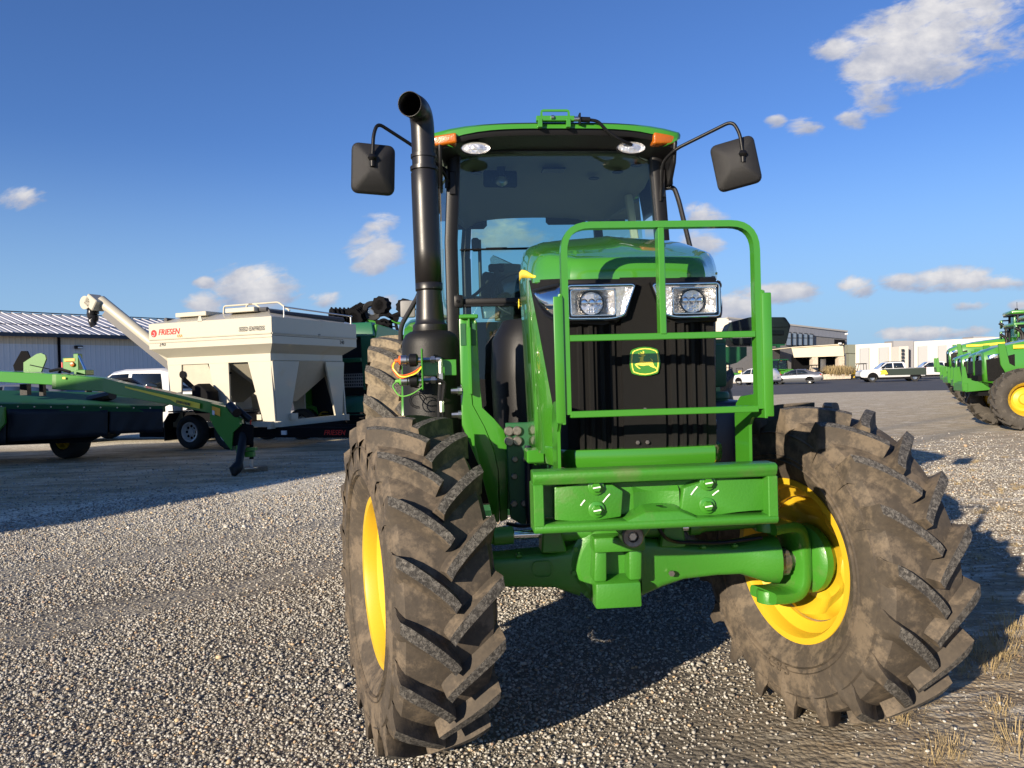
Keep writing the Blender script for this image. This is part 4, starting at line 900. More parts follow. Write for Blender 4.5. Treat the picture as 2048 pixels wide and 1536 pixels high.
# amber lamps, work lamps
for s, xc in ((-1, -.640), (1, .582)):
    b = MB(); b.hexa([(xc - .068, 1.105 + (.035 if s < 0 else 0), 2.690), (xc + .068, 1.105 + (.035 if s > 0 else 0), 2.700), (xc + .068, 1.2, 2.700), (xc - .068, 1.2, 2.700), (xc - .066, 1.10 + (.035 if s < 0 else 0), 2.745 + (0 if s < 0 else .012)), (xc + .066, 1.10 + (.035 if s > 0 else 0), 2.745 + (.012 if s < 0 else 0)), (xc + .066, 1.2, 2.757), (xc - .066, 1.2, 2.757)], .012, 3)
    b.build('marker_lamp', AMB, T, 40)
for x in (-.47, .397):
    b = MB(); fm = frame((x, 1.155, 2.683), (1, 0, 0), (0, 0, 1)) @ Matrix.Diagonal((1.0, .42, 1, 1))
    b.lathe([(.0, -.05), (.06, -.045), (.083, -.01), (.085, .004), (.079, .010)], fm, 32); b.box((x, 1.19, 2.725), (.05, .03, .05), bev=.005)
    wl = b.build('work_lamp', BLK, T, 40)
    b = MB(); b.lathe([(.079, .006), (.06, .002), (.02, .004), (0, .008)], fm, 24); b.build('lamp_reflector', REFL, wl, 15)
    b = MB(); b.lathe([(.080, .009), (.078, .012), (.04, .02), (0, .023)], fm, 24); b.box((x, 1.135, 2.683), (.15, .003, .004)); b.build('lamp_lens', CLEAR, wl, 60)
# gps bracket on roof
b = MB(); b.box((-.035, 1.09, 2.822), (.21, .035, .028), bev=.003); b.box((-.12, 1.085, 2.795), (.024, .035, .045), bev=.002); b.box((.035, 1.085, 2.795), (.024, .035, .045), bev=.002)
b.sweep(bend([(-.11, 1.09, 2.835), (-.11, 1.09, 2.868), (.04, 1.09, 2.868), (.04, 1.09, 2.835)], .01, 2), sq(.012, .008)); GB = b.build('receiver_bracket', GREEN, T)
q = MB(); q.tube([(-.06, 1.07, 2.825), (-.045, 1.07, 2.825)], .011, 12); q.tube([(.066, 1.085, 2.82), (.105, 1.085, 2.82)], .014, 14); q.build('coupling', ZINC, GB)
b = MB(); b.box((.098, 1.085, 2.82), (.008, .045, .055)); b.tube([(.10, 1.085, 2.818), (.155, 1.085, 2.816)], .015, 12); b.tube(bend([(.15, 1.085, 2.816), (.20, 1.085, 2.81), (.25, 1.10, 2.76), (.33, 1.11, 2.71), (.40, 1.15, 2.70)], .05, 4), .009, 10); b.build('receiver_cable', BLK, T)
# mirrors
for s in (-1, 1):
    ctr = Vector((-1.014, 1.0, 2.535)) if s < 0 else Vector((.935, 1.0, 2.552))
    rz = R(12) if s < 0 else R(-24); ry = R(2.5) if s < 0 else R(11)
    fm = Matrix.Translation(ctr) @ Matrix.Rotation(rz, 4, 'Z') @ Matrix.Rotation(ry if s < 0 else -R(10), 4, 'Y') @ Matrix.Rotation(R(90), 4, 'X')
    b = MB(); rings = []
    w_, h_ = (.225, .262) if s < 0 else (.235, .262)
    for k, z in ((1.0, -.03), (1.0, -.012), (.97, .0), (.93, .006), (.55, .034), (.36, .046), (.2, .05)):
        rings.append(b.verts([(x, y, z) for x, y in rrect(w_ * k, h_ * k, .035 * k, 4)], fm))
    for a_, c_ in zip(rings, rings[1:]):
        for j in range(len(a_)): b.face([a_[j], a_[(j + 1) % len(a_)], c_[(j + 1) % len(a_)], c_[j]])
    b.face(rings[0]); b.face(rings[-1])
    MI = b.build('mirror', BLKT, T, 30)
    q = MB(); q.prism(rrect(w_ * .9, h_ * .9, .03, 4), .002, fm, z0=-.033); q.build('mirror_glass', CHROME, MI)
    ball = ctr + Vector((0.0, -.055, .04)) if s < 0 else ctr + Vector((.02, -.055, .035))
    q = MB(); q.lathe([(0, -.022), (.016, -.016), (.024, 0), (.016, .016), (0, .022)], Matrix.Translation(ball), 16); q.tube([ball + Vector((0, 0, -.01)), ball + Vector((0, 0, -.045))], .014, 12); q.tube([ball, ball + Vector((0, .05, 0))], .018, 12)
    if s < 0: pts = [(-.60, 1.33, 2.50), (-.66, 1.25, 2.60), (-.815, 1.08, 2.68), (-.985, .98, 2.765), (-1.006, .96, 2.70), tuple(ball)]
    else: pts = [(.60, 1.30, 2.42), (.60, 1.28, 2.50), (.59, 1.2, 2.62), (.64, 1.12, 2.665), (.915, .98, 2.775), (.945, .955, 2.70), tuple(ball)]
    q.tube(bend(pts, .04, 5), .0095, 10); q.build('mirror_arm', BLK, MI, 45)
# grab handle, hinge blocks, wiper
b = MB(); b.tube(bend([(.63, 1.33, 2.50), (.68, 1.30, 2.50), (.70, 1.28, 2.42), (.76, 1.28, 2.15), (.83, 1.28, 1.85), (.80, 1.3, 1.8)], .05, 5), .014, 10); b.box((.615, 1.315, 2.52), (.03, .04, .16), bev=.004); b.box((.655, 1.31, 2.56), (.04, .03, .10), bev=.004); b.build('grab_handle', BPIPE, T)
b = MB(); b.box((-.60, 1.305, 2.53), (.035, .03, .13), bev=.004); b.tube(bend([(-.66, 1.3, 2.62), (-.63, 1.29, 2.60), (-.635, 1.29, 2.50)], .03), .010, 8); b.build('door_hinge', BLK, T)
b = MB(); b.box((-.37, 1.337, 2.158), (.40, .008, .006)); b.tube([(-.56, 1.33, 2.158), (-.17, 1.33, 2.162)], .0055, 6); b.tube([(-.42, 1.325, 2.16), (-.30, 1.325, 2.161)], .008, 6); b.build('wiper', BLK, T)
# interior
b = MB(); b.box((0, 2.15, 1.55), (.50, .48, .14), bev=.05, seg=3); b.box((0, 2.36, 1.90), (.48, .12, .62), bev=.05, seg=3, rx=R(-8)); b.build('driver_seat', SEATM, T, 50)
b = MB(); b.sweep([(-.30, 1.8, 1.80), (-.30, 1.8, 1.9), (-.25, 1.8, 2.08), (-.36, 1.8, 2.19)], rrect(.20, .05, .02, 2), scale=[1.3, 1.5, 1.1, .15]); b.build('seat_plastic_bag', glass('plastic_bag', (.80, .78, .70), .10, .25), T, 60)
b = MB(); b.sweep([(-.27, 1.82, 1.78), (-.25, 1.82, 2.14)], rrect(.16, .10, .04, 3)); b.build('headrest', SEATM, T, 60)
b = MB(); b.box((-.385, 1.7, 2.0), (.10, .05, .15), bev=.012, rz=.3, ry=.15); b.box((-.33, 1.68, 2.02), (.035, .04, .18), bev=.008, ry=-.2); b.box((-.34, 1.68, 2.10), (.10, .04, .05), bev=.01); b.box((-.44, 1.7, 1.90), (.30, .05, .06), bev=.015); b.box((-.30, 1.7, 1.91), (.10, .06, .08), bev=.02); b.tube([(-.44, 1.70, 1.9), (-.44, 1.70, 2.28)], .011, 8); b.box((-.465, 1.70, 2.25), (.05, .03, .085), bev=.012)
b.box((-.52, 1.55, 2.02), (.035, .05, .25), bev=.01); b.tube(bend([(-.52, 1.55, 1.9), (-.47, 1.55, 1.93), (-.40, 1.5, 2.0)], .03), .010, 8); b.build('control_console', BLK, T)
b = MB(); b.tube([(-.18 + .19 * math.cos(t), 1.62 + .05 * math.sin(t), 1.93 + .14 * math.sin(t)) for t in [2 * math.pi * i / 28 for i in range(28)]], .013, 8, closed=True); b.box((-.18, 1.6, 1.80), (.10, .14, .25), bev=.02); b.build('steering_wheel', BLK, T, 50)
b = MB(); b.box((-.305, 1.62, 2.635), (.21, .03, .105), bev=.02, seg=2, rz=.1); b.box((-.30, 1.6, 2.70), (.05, .04, .12), bev=.01); IM = b.build('interior_mirror', BLK, T)
q = MB(); q.lathe([(0, .02), (.025, .015), (.04, 0), (.03, -.02)], frame((-.30, 1.595, 2.62), (1, 0, 0), (.1, .2, 1)), 12); q.build('mirror_mount', ZINC, IM)
b = MB(); b.box((0, 1.42, 1.30), (1.0, .10, .30), bev=.04); b.box((0, 1.5, 1.85), (.55, .25, .16), bev=.05, seg=2); b.build('dashboard', BLK, T)
# fenders
for s in (-1, 1):
    b = MB(); rows = []
    for k in range(15):
        a = R(165 - 150 * k / 14); r = .965
        yc, zc = 2.4 - r * math.cos(a) * -1 * -1, .87 + r * math.sin(a)
        yc = 2.4 + r * math.cos(a)
        rows.append([(s * .66, yc, zc - .02), (s * .67, yc, zc + .01), (s * .80, yc, zc + .02), (s * .90, yc, zc + .012), (s * .935, yc, zc - .015), (s * .94, yc, zc - .07)])
    b.grid(rows); b.build('rear_fender', GREEN, T, 40, solid=.006)
    b = MB(); b.grid([[(s * .665, 2.4 + .965 * math.cos(R(a)), .87 + .965 * math.sin(R(a))), (s * .665, 2.4 + .5 * math.cos(R(a)), .87 + .5 * math.sin(R(a)))] for a in range(15, 166, 10)]); b.build('fender_inner', GREEN, T, 40, solid=.005)
b = MB(); b.box((-.917, 2.2, 1.905), (.10, .05, .115), bev=.012, seg=2); b.build('fender_lamp', GREYP, T)
b = MB(); b.tube(bend([(-.965, 2.1, 1.55), (-.965, 2.1, 1.78), (-.83, 2.1, 2.0), (-.80, 2.1, 2.3)], .05, 5), .016, 10); b.build('handrail', BPIPE, T)
b = MB(); b.box((.565, .40, 1.45), (.13, .03, .20), bev=.012, seg=2); b.build('side_panel', DGREEN, T)
# right-hand side parts behind the grille
b = MB(); b.box((.57, .35, 1.09), (.20, .30, .40), bev=.02, seg=2); b.build('battery_box', BLUEB, T)
b = MB(); b.tube(bend([(.465, .19, 1.215), (.50, .185, 1.215), (.50, .185, 1.165), (.465, .185, 1.165)], .008, 2), .004, 6); b.build('latch_handle', ZINC, T)
b = MB(); b.lathe([(0, 1.33), (.05, 1.328), (.056, 1.315), (.056, 1.30), (.05, 1.295), (.05, 1.25), (0, 1.25)], Matrix.Translation((.565, .35, 0)), 24); b.build('filler_cap', DGREEN, T)
b = MB(); b.box((0, 1.15, .75), (.36, 1.9, .30), bev=.03); b.box((0, 2.4, .87), (1.4, .28, .30), bev=.05); b.box((-.38, 1.9, .8), (.3, .9, .4), bev=.04); b.box((.38, 1.9, .8), (.3, .9, .4), bev=.04); b.build('transmission_case', DGREEN, T)
b = MB(); b.box((-.52, 1.15, .95), (.30, .7, .35), bev=.04, seg=2); b.build('side_tank', BLK, T); b = MB(); b.box((.52, 1.15, .95), (.30, .7, .35), bev=.04, seg=2); b.build('fuel_tank', BLK, T)

# hoses and lines on the front axle
for pts in ([(-.20, -.14, .95), (-.26, -.12, .86), (-.38, -.06, .83), (-.44, -.03, .84)], [(.22, -.12, .95), (.30, -.10, .88), (.42, -.07, .85), (.56, -.05, .83)], [(.10, -.16, .93), (.14, -.20, .80), (.20, -.14, .76), (.40, -.09, .735), (.58, -.09, .75)]):
    b = MB(); b.tube(bend(pts, .06, 5), .0075, 8); b.build('brake_hose', BLK, T, 60)
for x in (-.40, .34, .47):
    b = MB(); b.box((x, -.075, .722), (.022, .03, .012), bev=.003); b.lathe([(0, .01), (.007, .01), (.007, 0)], Matrix.Translation((x, -.075, .726)), 6); b.build('hose_clamp', GREENC, T)
b = MB(); b.lathe([(0, .012), (.012, .012), (.012, 0), (0, 0)], frame((.20, -.105, .63), (1, 0, 0), (0, 0, 1)), 6); b.build('drain_plug', PINST, T)
# ================================================================ shared helpers for the yard
_f = 1538.0; _ro = R(1.6); _pi = R(.48)
def at(u, v, y):
    """survey point: photo pixel (2048 wide) at ground distance y -> world"""
    fw = Vector((0, math.cos(_pi), -math.sin(_pi))); u0 = Vector((0, math.sin(_pi), math.cos(_pi)))
    rt = X3 * math.cos(_ro) - u0 * math.sin(_ro); up = X3 * math.sin(_ro) + u0 * math.cos(_ro)
    d = fw + rt * ((u - 1024) / _f) - up * ((v - 768) / _f)
    return Vector((0, 0, 1.42)) + d * (y / d.y)
def part(name, m, parent, fn, ang=35, **k):
    b = MB(); fn(b); return b.build(name, m, parent, ang, **k)
def slab(b, pts, n, th):
    """thick plate through 3-D points, thickness th along n"""
    n = Vector(n).normalized() * (th / 2)
    a = b.verts([Vector(p) - n for p in pts]); c_ = b.verts([Vector(p) + n for p in pts]); k = len(pts)
    b.face(a[::-1]); b.face(c_)
    for i in range(k): b.face([a[i], a[(i + 1) % k], c_[(i + 1) % k], c_[i]])
def road_wheel(parent, c, rz, r, w, rimr, rimm, name='wheel', tyrem=None, spokes=8, yellow=False):
    b = MB()
    b.lathe([(rimr, -w * .30), (rimr * .95, -w * .44), (rimr * .82, -w * .40), (rimr * .80, -w * .12), (rimr * .30, -w * .16), (rimr * .28, -w * .26), (0, -w * .27)], WM, 24)
    wl = b.build(name, rimm, parent, 35, loc=c, rot=(0, 0, rz))
    b = MB()
    for k in range(spokes):
        a = 2 * math.pi * k / spokes; b.lathe([(0, -w * .19), (rimr * .13, -w * .18), (rimr * .13, -w * .10)], frame((0, 0, 0), (0, 1, 0), (0, 0, 1)) @ Matrix.Translation((rimr * .56 * math.cos(a), rimr * .56 * math.sin(a), 0)), 8)
    b.build('rim_slots', DARK, wl)
    b = MB(); b.lathe([(rimr * .97, -w * .36), (rimr * 1.08, -w * .46), (r * .84, -w * .5), (r * .95, -w * .44), (r, -w * .3), (r, w * .3), (r * .95, w * .44), (r * .8, w * .5), (rimr, w * .4)], WM, 32); b.build('tyre', tyrem or RUBC, wl, 40)
    return wl
# vehicle frame: x forward, y left, z up
def vehicle(kind, label, cat, loc, rz, paint, group=None, two=None):
    names = {'pickup': 'pickup_truck', 'sedan': 'sedan_car', 'suv': 'suv_car'}
    V = empty(names[kind], loc, rz, label, cat, group)
    if kind == 'pickup':
        L, Wd = 5.9, 2.0; ax = (1.85, -1.95); wr = .42
        st = [(2.95, .55, .85, .80), (2.90, .50, 1.10, 1.0), (2.6, .45, 1.18, 1.14), (1.55, .45, 1.22, 1.22), (1.35, .45, 1.24, 1.26), (.55, .45, 1.26, 1.86), (.2, .45, 1.27, 1.92), (-.8, .45, 1.28, 1.92), (-1.05, .45, 1.28, 1.86), (-1.15, .45, 1.28, 1.30), (-2.85, .50, 1.28, 1.30), (-2.95, .6, 1.2, 1.22)]
        win = [[(1.15, 1.30), (.52, 1.78), (.05, 1.80), (.05, 1.30)], [(-.05, 1.30), (-.05, 1.80), (-.85, 1.78), (-.98, 1.30)]]; ws = [(1.25, 1.30, .62, 1.80)]; rw = (-1.12, 1.36, -1.04, 1.76)
    elif kind == 'sedan':
        L, Wd = 4.9, 1.84; ax = (1.45, -1.38); wr = .33
        st = [(2.45, .40, .62, .62), (2.35, .28, .74, .78), (1.9, .22, .84, .92), (1.15, .2, .90, 1.0), (.35, .2, .92, 1.36), (-.2, .2, .93, 1.45), (-.9, .2, .95, 1.42), (-1.6, .2, .98, 1.14), (-2.2, .26, .98, 1.10), (-2.42, .34, .85, .98), (-2.45, .45, .7, .75)]
        win = [[(.95, .94), (.30, 1.32), (-.15, 1.38), (-.2, .95)], [(-.28, .95), (-.22, 1.38), (-.85, 1.34), (-1.3, 1.02)]]; ws = [(1.12, .98, .38, 1.34)]; rw = (-1.66, 1.12, -1.0, 1.38)
    else:
        L, Wd = 4.7, 1.85; ax = (1.4, -1.35); wr = .35
        st = [(2.35, .45, .7, .72), (2.25, .32, .90, .95), (1.8, .28, .98, 1.06), (1.2, .28, 1.02, 1.12), (.5, .28, 1.04, 1.58), (.1, .28, 1.05, 1.66), (-1.3, .28, 1.08, 1.66), (-1.9, .28, 1.08, 1.56), (-2.2, .3, 1.08, 1.16), (-2.32, .4, .9, 1.0)]
        win = [[(1.0, 1.08), (.48, 1.50), (0, 1.58), (0, 1.08)], [(-.08, 1.08), (-.08, 1.58), (-.95, 1.56), (-.95, 1.08)], [(-1.03, 1.09), (-1.03, 1.56), (-1.65, 1.48), (-1.8, 1.12)]]; ws = [(1.18, 1.12, .52, 1.56)]; rw = (-2.16, 1.14, -1.93, 1.50)
    hw = Wd / 2
    def body(b, x0=None, x1=None):
        rings = []
        for x, zb, zt, zr in st:
            k = 1 if -L * .42 < x < L * .40 else .92; w = hw * k; wt = w * (.76 if zr - zt > .3 else .93)
            half = [(w * .90, zb), (w * .985, zb + .12), (w, (zb + zt) / 2 + .05), (w * .985, zt - .02), (w * .955, zt + .01), (wt + (.02 if zr - zt > .3 else 0), max(zr - .06, zt + .012)), (wt * .90, zr), (0, zr + .02)]
            rings.append(b.verts([(x, y, z) for y, z in half] + [(x, -y, z) for y, z in half[-2::-1]]))
        for a_, c_ in zip(rings, rings[1:]):
            for j in range(len(a_) - 1): b.face([a_[j], a_[j + 1], c_[j + 1], c_[j]])
            b.face([a_[-1], a_[0], c_[0], c_[-1]])
        b.face(rings[0]); b.face(rings[-1])
    B = part('body', paint, V, body, 40)
    if kind == 'pickup':
        def bed(b): b.box((-2.0, 0, 1.305), (1.6, 1.62, .02))
        part('bed_liner', BLK, B, bed)
    wt = hw * .76
    def wy(z, zt): return hw * .955 + (wt + .02 - hw * .955) * min(1, (z - zt) / .55) + .006
    for s in (-1, 1):
        for wv in win:
            zt = min(z for x, z in wv)
            def f(b):
                v = b.verts([(x, s * wy(z, zt), z) for x, z in wv]); b.face(v)
            part('window', DGLASS, V, f, solid=.004)
    for (xa, za, xb, zb) in ws:
        def f(b): b.face(b.verts([(xa + .02, -hw * .85, za + .01), (xa + .02, hw * .85, za + .01), (xb + .02, wt * .92, zb + .012), (xb + .02, -wt * .92, zb + .012)]))
        part('windscreen', DGLASS, V, f, solid=.004)
    xa, za, xb, zb = rw
    part('rear_window', DGLASS, V, lambda b: b.face(b.verts([(xa - .02, -hw * .75, za + .01), (xa - .02, hw * .75, za + .01), (xb - .02, wt * .86, zb + .01), (xb - .02, -wt * .86, zb + .01)])), solid=.004)
    for x in ax:
        for s in (-1, 1):
            road_wheel(V, (x, s * (hw - .13), wr), R(-90) if s < 0 else R(90), wr, .26, wr * .64, ZINC, spokes=6)
            part('wheel_arch', DARK, V, lambda b: b.lathe([(0, 0), (wr + .07, 0), (wr + .07, .004), (0, .004)], frame((x, s * (hw + .002), wr + .03), (1, 0, 0), (0, 0, 1)), 20, a0=0, a1=math.pi))
    zl = st[2][2] - .12
    for s in (-1, 1):
        part('headlight', CHROME, V, lambda b: b.box((L / 2 - .12, s * hw * .74, zl), (.16, .34, .14), bev=.03))
        part('tail_light', mat('tail_light_red', (.45, .01, .01), .25, coat=1) if 'tail_light_red' not in bpy.data.materials else bpy.data.materials['tail_light_red'], V, lambda b: b.box((-L / 2 + .06, s * hw * .84, st[-3][2] - .10), (.14, .20, .22 if kind == 'pickup' else .13), bev=.02))
        part('side_mirror', paint if kind != 'pickup' else BLK, V, lambda b: b.box((ws[0][0] - .25, s * (hw + .10), ws[0][1] + .10), (.12, .20, .18), bev=.04))
        part('door_handle', BLK, V, lambda b: b.box((-.2, s * (hw * .99), st[4][2] - .12), (.16, .03, .03)))
    part('bumper', BLK if kind == 'pickup' else paint, V, lambda b: (b.box((L / 2 - .05, 0, .52), (.16, Wd * .86, .22), bev=.05), b.box((-L / 2 + .05, 0, .52), (.16, Wd * .86, .2), bev=.05)))
    part('licence_plate', WHITE, V, lambda b: b.box((-L / 2 - .035, 0, .74), (.02, .30, .15)))
    part('underside', DARK, V, lambda b: b.box((0, 0, .36), (L * .86, Wd * .8, .2)))
    return V
# ================================================================ warehouse on the left
def roofing(name, col, scale, metal=.0, rough=.5, amp=.5, axis=0, c2=None, bands=None):
    m = bpy.data.materials.new(name); m.use_nodes = True; nt = m.node_tree; b = nt.nodes['Principled BSDF']
    tc = N(nt, 'ShaderNodeTexCoord'); sp = N(nt, 'ShaderNodeSeparateXYZ', inp={0: tc.outputs['Object']})
    s = M(nt, 'SINE', M(nt, 'MULTIPLY', sp.outputs[axis], scale)); n = N(nt, 'ShaderNodeTexNoise', inp={'Vector': tc.outputs['Object'], 'Scale': .8, 'Detail': 6.0})
    c = mixc(nt, M(nt, 'MULTIPLY', n.outputs[0], .35), col, tuple(x * .6 for x in col))
    if c2: c = mixc(nt, M(nt, 'GREATER_THAN', sp.outputs[2], bands), c, c2)
    nt.links.new(c, b.inputs['Base Color']); b.inputs['Roughness'].default_value = rough; b.inputs['Metallic'].default_value = metal
    bp = N(nt, 'ShaderNodeBump', inp={'Strength': amp, 'Distance': .03, 'Height': M(nt, 'POWER', M(nt, 'ABSOLUTE', s), 8.0)}); nt.links.new(bp.outputs[0], b.inputs['Normal'])
    return m
WALLB = roofing('ribbed_wall_panel', (.66, .68, .70), 10.5, amp=.6, axis=0, c2=(.58, .50, .38), bands=4.15)
ROOFM = roofing('ribbed_metal_roof', (.62, .62, .64), 5.2, metal=.3, rough=.38, amp=1.0)
H = empty('metal_warehouse', (-29.9, 42.0, 0), math.atan2(8.6, 6.2), 'long pale blue metal warehouse with ribbed grey roof behind the mower', 'warehouse')
# local x along wall (recedes to the right), local -y faces the yard
part('wall', WALLB, H, lambda b: (b.box((6, 6, 2.35), (42, 12, 4.7))), 20)
def rf(b):
    b.grid([[(-16, -.45, 4.72), (28, -.45, 4.72)], [(-16, 6, 6.45), (28, 6, 6.45)], [(-16, 12.4, 4.72), (28, 12.4, 4.72)]])
Hr = part('roof', ROOFM, H, rf, 10, solid=.06)
def ribs(b):
    for i in range(72):
        x = -16 + .61 * i; b.hexa([(x - .035, -.46, 4.745), (x + .035, -.46, 4.745), (x + .035, 5.95, 6.465), (x - .035, 5.95, 6.465), (x - .012, -.46, 4.80), (x + .012, -.46, 4.80), (x + .012, 5.95, 6.52), (x - .012, 5.95, 6.52)])
part('roof_ribs', ROOFM, Hr, ribs)
part('roof_trim', mat('dark_blue_trim', (.02, .03, .05), .4), H, lambda b: (b.box((6, -.50, 4.66), (44.2, .08, .22)), b.box((6, 6, 6.56), (44.2, .25, .05)), b.box((28.1, 2.7, 5.62), (.1, .1, .1)), b.box((6, 2.0, 5.44), (44, .06, .03), rx=.26)))
for x in (4.9, 17.5):
    part('downspout', DARK, H, lambda b: b.box((x, -.08, 2.3), (.14, .12, 4.6), bev=.02))
LF = part('wall_light', BLK, H, lambda b: b.box((6.0, -.12, 4.0), (.45, .22, .20), bev=.03)); part('light_lens', WHITE, LF, lambda b: b.box((6.05, -.235, 3.97), (.28, .01, .10)))
# the shed whose shadow lies across the left of the yard (behind the camera's left shoulder)
S = empty('storage_shed', (-13.35, -3.2, 0), 0, 'tan gable shed standing outside the left edge of the view', 'shed')
part('wall', mat('shed_panel', (.42, .40, .36), .7), S, lambda b: (b.prism([(0, 0), (7.2, 0), (7.2, 4.1), (3.6, 6.3), (0, 4.1)], 14, frame((0, 0, 0), (0, 1, 0), (0, 0, 1)) @ Matrix.Translation((0, 0, -14)))))
part('roof', ROOFM, S, lambda b: (b.grid([[(-14.1, -.15, 4.1), (.0, -.15, 4.1)], [(-14.1, 3.6, 6.38), (.0, 3.6, 6.38)], [(-14.1, 7.35, 4.1), (.0, 7.35, 4.1)]])), 10, solid=.04)
part('door', GREYP, S, lambda b: b.box((.02, 3.6, 1.5), (.04, 2.4, 3.0)))
# ================================================================ parked vehicles on the left
vehicle('pickup', 'white pickup truck parked behind the mower arm, beside the grain tender wheels', 'pickup truck', (-9.85, 20.9, 0), R(172), WHITE)
vehicle('suv', 'grey car half hidden at the far left behind the mower deck', 'car', (-15.6, 24.5, 0), R(168), SILV)
# ================================================================ seed tender on its trailer
C0 = Vector((-5.12, 16.5, 0)); ea = Vector((-.93, .36, 0)).normalized(); TRZ = math.atan2(-ea.y, -ea.x)
G = empty('seed_tender', C0, TRZ, 'cream seed tender with long auger arm on a black tandem trailer', 'seed tender')
# local: +x along the trailer to the right/front, -x left; +y to the back; corner at origin
Lx, Ly = -3.45, 3.3; ins = .26
def tier(b, rects):
    rings = [b.verts([(x1, y0, z), (x1, y1, z), (x0, y1, z), (x0, y0, z)]) for x0, x1, y0, y1, z in rects]
    for a_, c_ in zip(rings, rings[1:]):
        for j in range(4): b.face([a_[j], a_[(j + 1) % 4], c_[(j + 1) % 4], c_[j]])
    return rings
def hop(b):
    r = tier(b, [(Lx + ins, -ins, ins, Ly - ins, 1.93), (Lx + ins, -ins, ins, Ly - ins, 2.10), (Lx, 0, 0, Ly, 2.30), (Lx, 0, 0, Ly, 2.88), (Lx + .55, -.55, .55, Ly - .55, 3.06)]); b.face(r[-1])
BD = part('hopper_body', CREAM, G, hop, 20)
def fun(b):
    for xm in (Lx * .73, Lx * .27):
        r = tier(b, [(xm - .16, xm + .16, Ly / 2 - .16, Ly / 2 + .16, 1.0), (xm - .70, xm + .70, ins + .05, Ly - ins - .05, 1.95)]); b.face(r[0]); b.face(r[1])
part('hopper_funnel', CREAMS, G, fun, 20)
part('body_seam', CREAMS, BD, lambda b: (b.box((Lx / 2, -.012, 2.52), (-Lx, .02, .03)), b.box((.012, Ly / 2, 2.52), (.02, Ly, .03)), b.box((Lx / 2, -.006, 2.445), (-Lx, .012, .02))))
def leg(b, pts): b.prism(pts, .05, frame((0, ins + .05, 0), (1, 0, 0), (0, 0, 1)), bev=.004)
for pts in ([(-ins - .62, 1.93), (-ins, 1.93), (-ins + .08, .50), (-ins - .22, .50)], [(-1.98, 1.93), (-1.42, 1.93), (-1.40, .60), (-1.70, .60)], [(Lx + ins, 1.93), (Lx + ins + .42, 1.93), (Lx + ins + .36, .60), (Lx + ins + .14, .60)]):
    part('leg', CREAM, G, lambda b: leg(b, pts))
    part('leg', CREAM, G, lambda b: b.prism(pts, .05, frame((0, Ly - ins, 0), (1, 0, 0), (0, 0, 1)), bev=.004))
for pts in ([(ins, 1.93), (ins + .95, 1.93), (ins + .50, .50), (ins + .10, .50)], [(Ly - ins - .80, 1.93), (Ly - ins, 1.93), (Ly - ins - .15, .55), (Ly - ins - .42, .55)]):
    part('leg', CREAM, G, lambda b: b.prism(pts, .05, frame((-ins, 0, 0), (0, 1, 0), (0, 0, 1)), bev=.004))
part('deck', CREAM, G, lambda b: (b.box((-ins + .02, Ly / 2, .53), (.08, Ly - ins * 2 + .3, .16)), b.box((Lx / 2, ins, .55), (-Lx, .08, .12)), b.box((-.3, .9, .68), (.3, .25, .14)), b.box((-.6, .3, .70), (.12, .12, .12))))
part('roll_tarp', mat('dark_tarp', (.05, .05, .055), .6), G, lambda b: (b.tube([(-.45, .45, 3.02), (-.2, Ly - .3, 2.98)], .07, 8), b.tube([(Lx + .3, .2, 2.98), (Lx + .25, Ly - .3, 2.98)], .05, 8), b.tube([(-.9, .5, 3.10), (-.45, .45, 3.09)], .05, 8)))
part('top_hatch', CREAM, G, lambda b: (b.box((-2.5, .9, 3.08), (.9, 1.2, .10), bev=.01), b.box((-1.1, .9, 3.10), (.8, 1.2, .10), bev=.01)))
for x in (-1.9, -1.25):
    part('top_rail', CREAM, G, lambda b: b.tube(bend([(x, .7, 3.05), (x + .02, .7, 3.26), (x + .9, .7, 3.26), (x + 1.2, .7, 3.05)], .06), .022, 8))
part('side_rail', ZINC, G, lambda b: (b.tube([(-.05, .5, 3.12), (-.05, Ly - .1, 3.08)], .018, 6), b.tube([(-.05, .5, 2.86), (-.05, .5, 3.14)], .018, 6), b.tube([(-.05, Ly - .15, 2.86), (-.05, Ly - .15, 3.1)], .018, 6)))
part('lifting_ear', CREAM, G, lambda b: b.prism([(-.07, 0), (.07, 0), (.03, .13), (-.03, .13)], .02, frame((-1.95, .02, 2.86), (1, 0, 0), (0, 0, 1))))
part('trailer_beam', DARK, G, lambda b: (b.box((Lx / 2 + .6, .35, .36), (-Lx + 2.6, .14, .22), bev=.01), b.box((Lx / 2 + .6, Ly - .5, .36), (-Lx + 2.6, .14, .22), bev=.01), b.box((-.1, Ly / 2, .36), (.14, Ly - .8, .22)), b.box((2.9, 1.6, .42), (.9, .16, .2)), b.box((2.0, 1.0, .40), (1.9, .14, .2), rz=.5), b.box((2.0, 2.2, .40), (1.9, .14, .2), rz=-.5)))
part('fender', BLK, G, lambda b: (b.box((-1.85, .20, .86), (2.1, .5, .03)), b.box((-2.95, .20, .72), (.25, .5, .03), ry=-.9), b.box((-.78, .20, .72), (.25, .5, .03), ry=.9), b.box((-3.05, .22, .42), (.03, .5, .45))))
part('marker_light', WHITE, G, lambda b: b.box((.05, .25, .36), (.12, .05, .09)))
for x in (-2.36, -1.28):
    for y_, rz in ((.12, R(90)), (2.7, R(-90))): road_wheel(G, (x, y_, .39), rz, .39, .27, .235, WHITE, spokes=8)
BOOT = part('auger_boot', DARK, G, lambda b: b.prism([(-2.05, 1.42), (-1.86, 1.48), (-1.62, 1.30), (-1.60, .82), (-1.98, .82), (-2.08, .95)], .35, frame((0, .15, 0), (1, 0, 0), (0, 0, 1)), bev=.01))
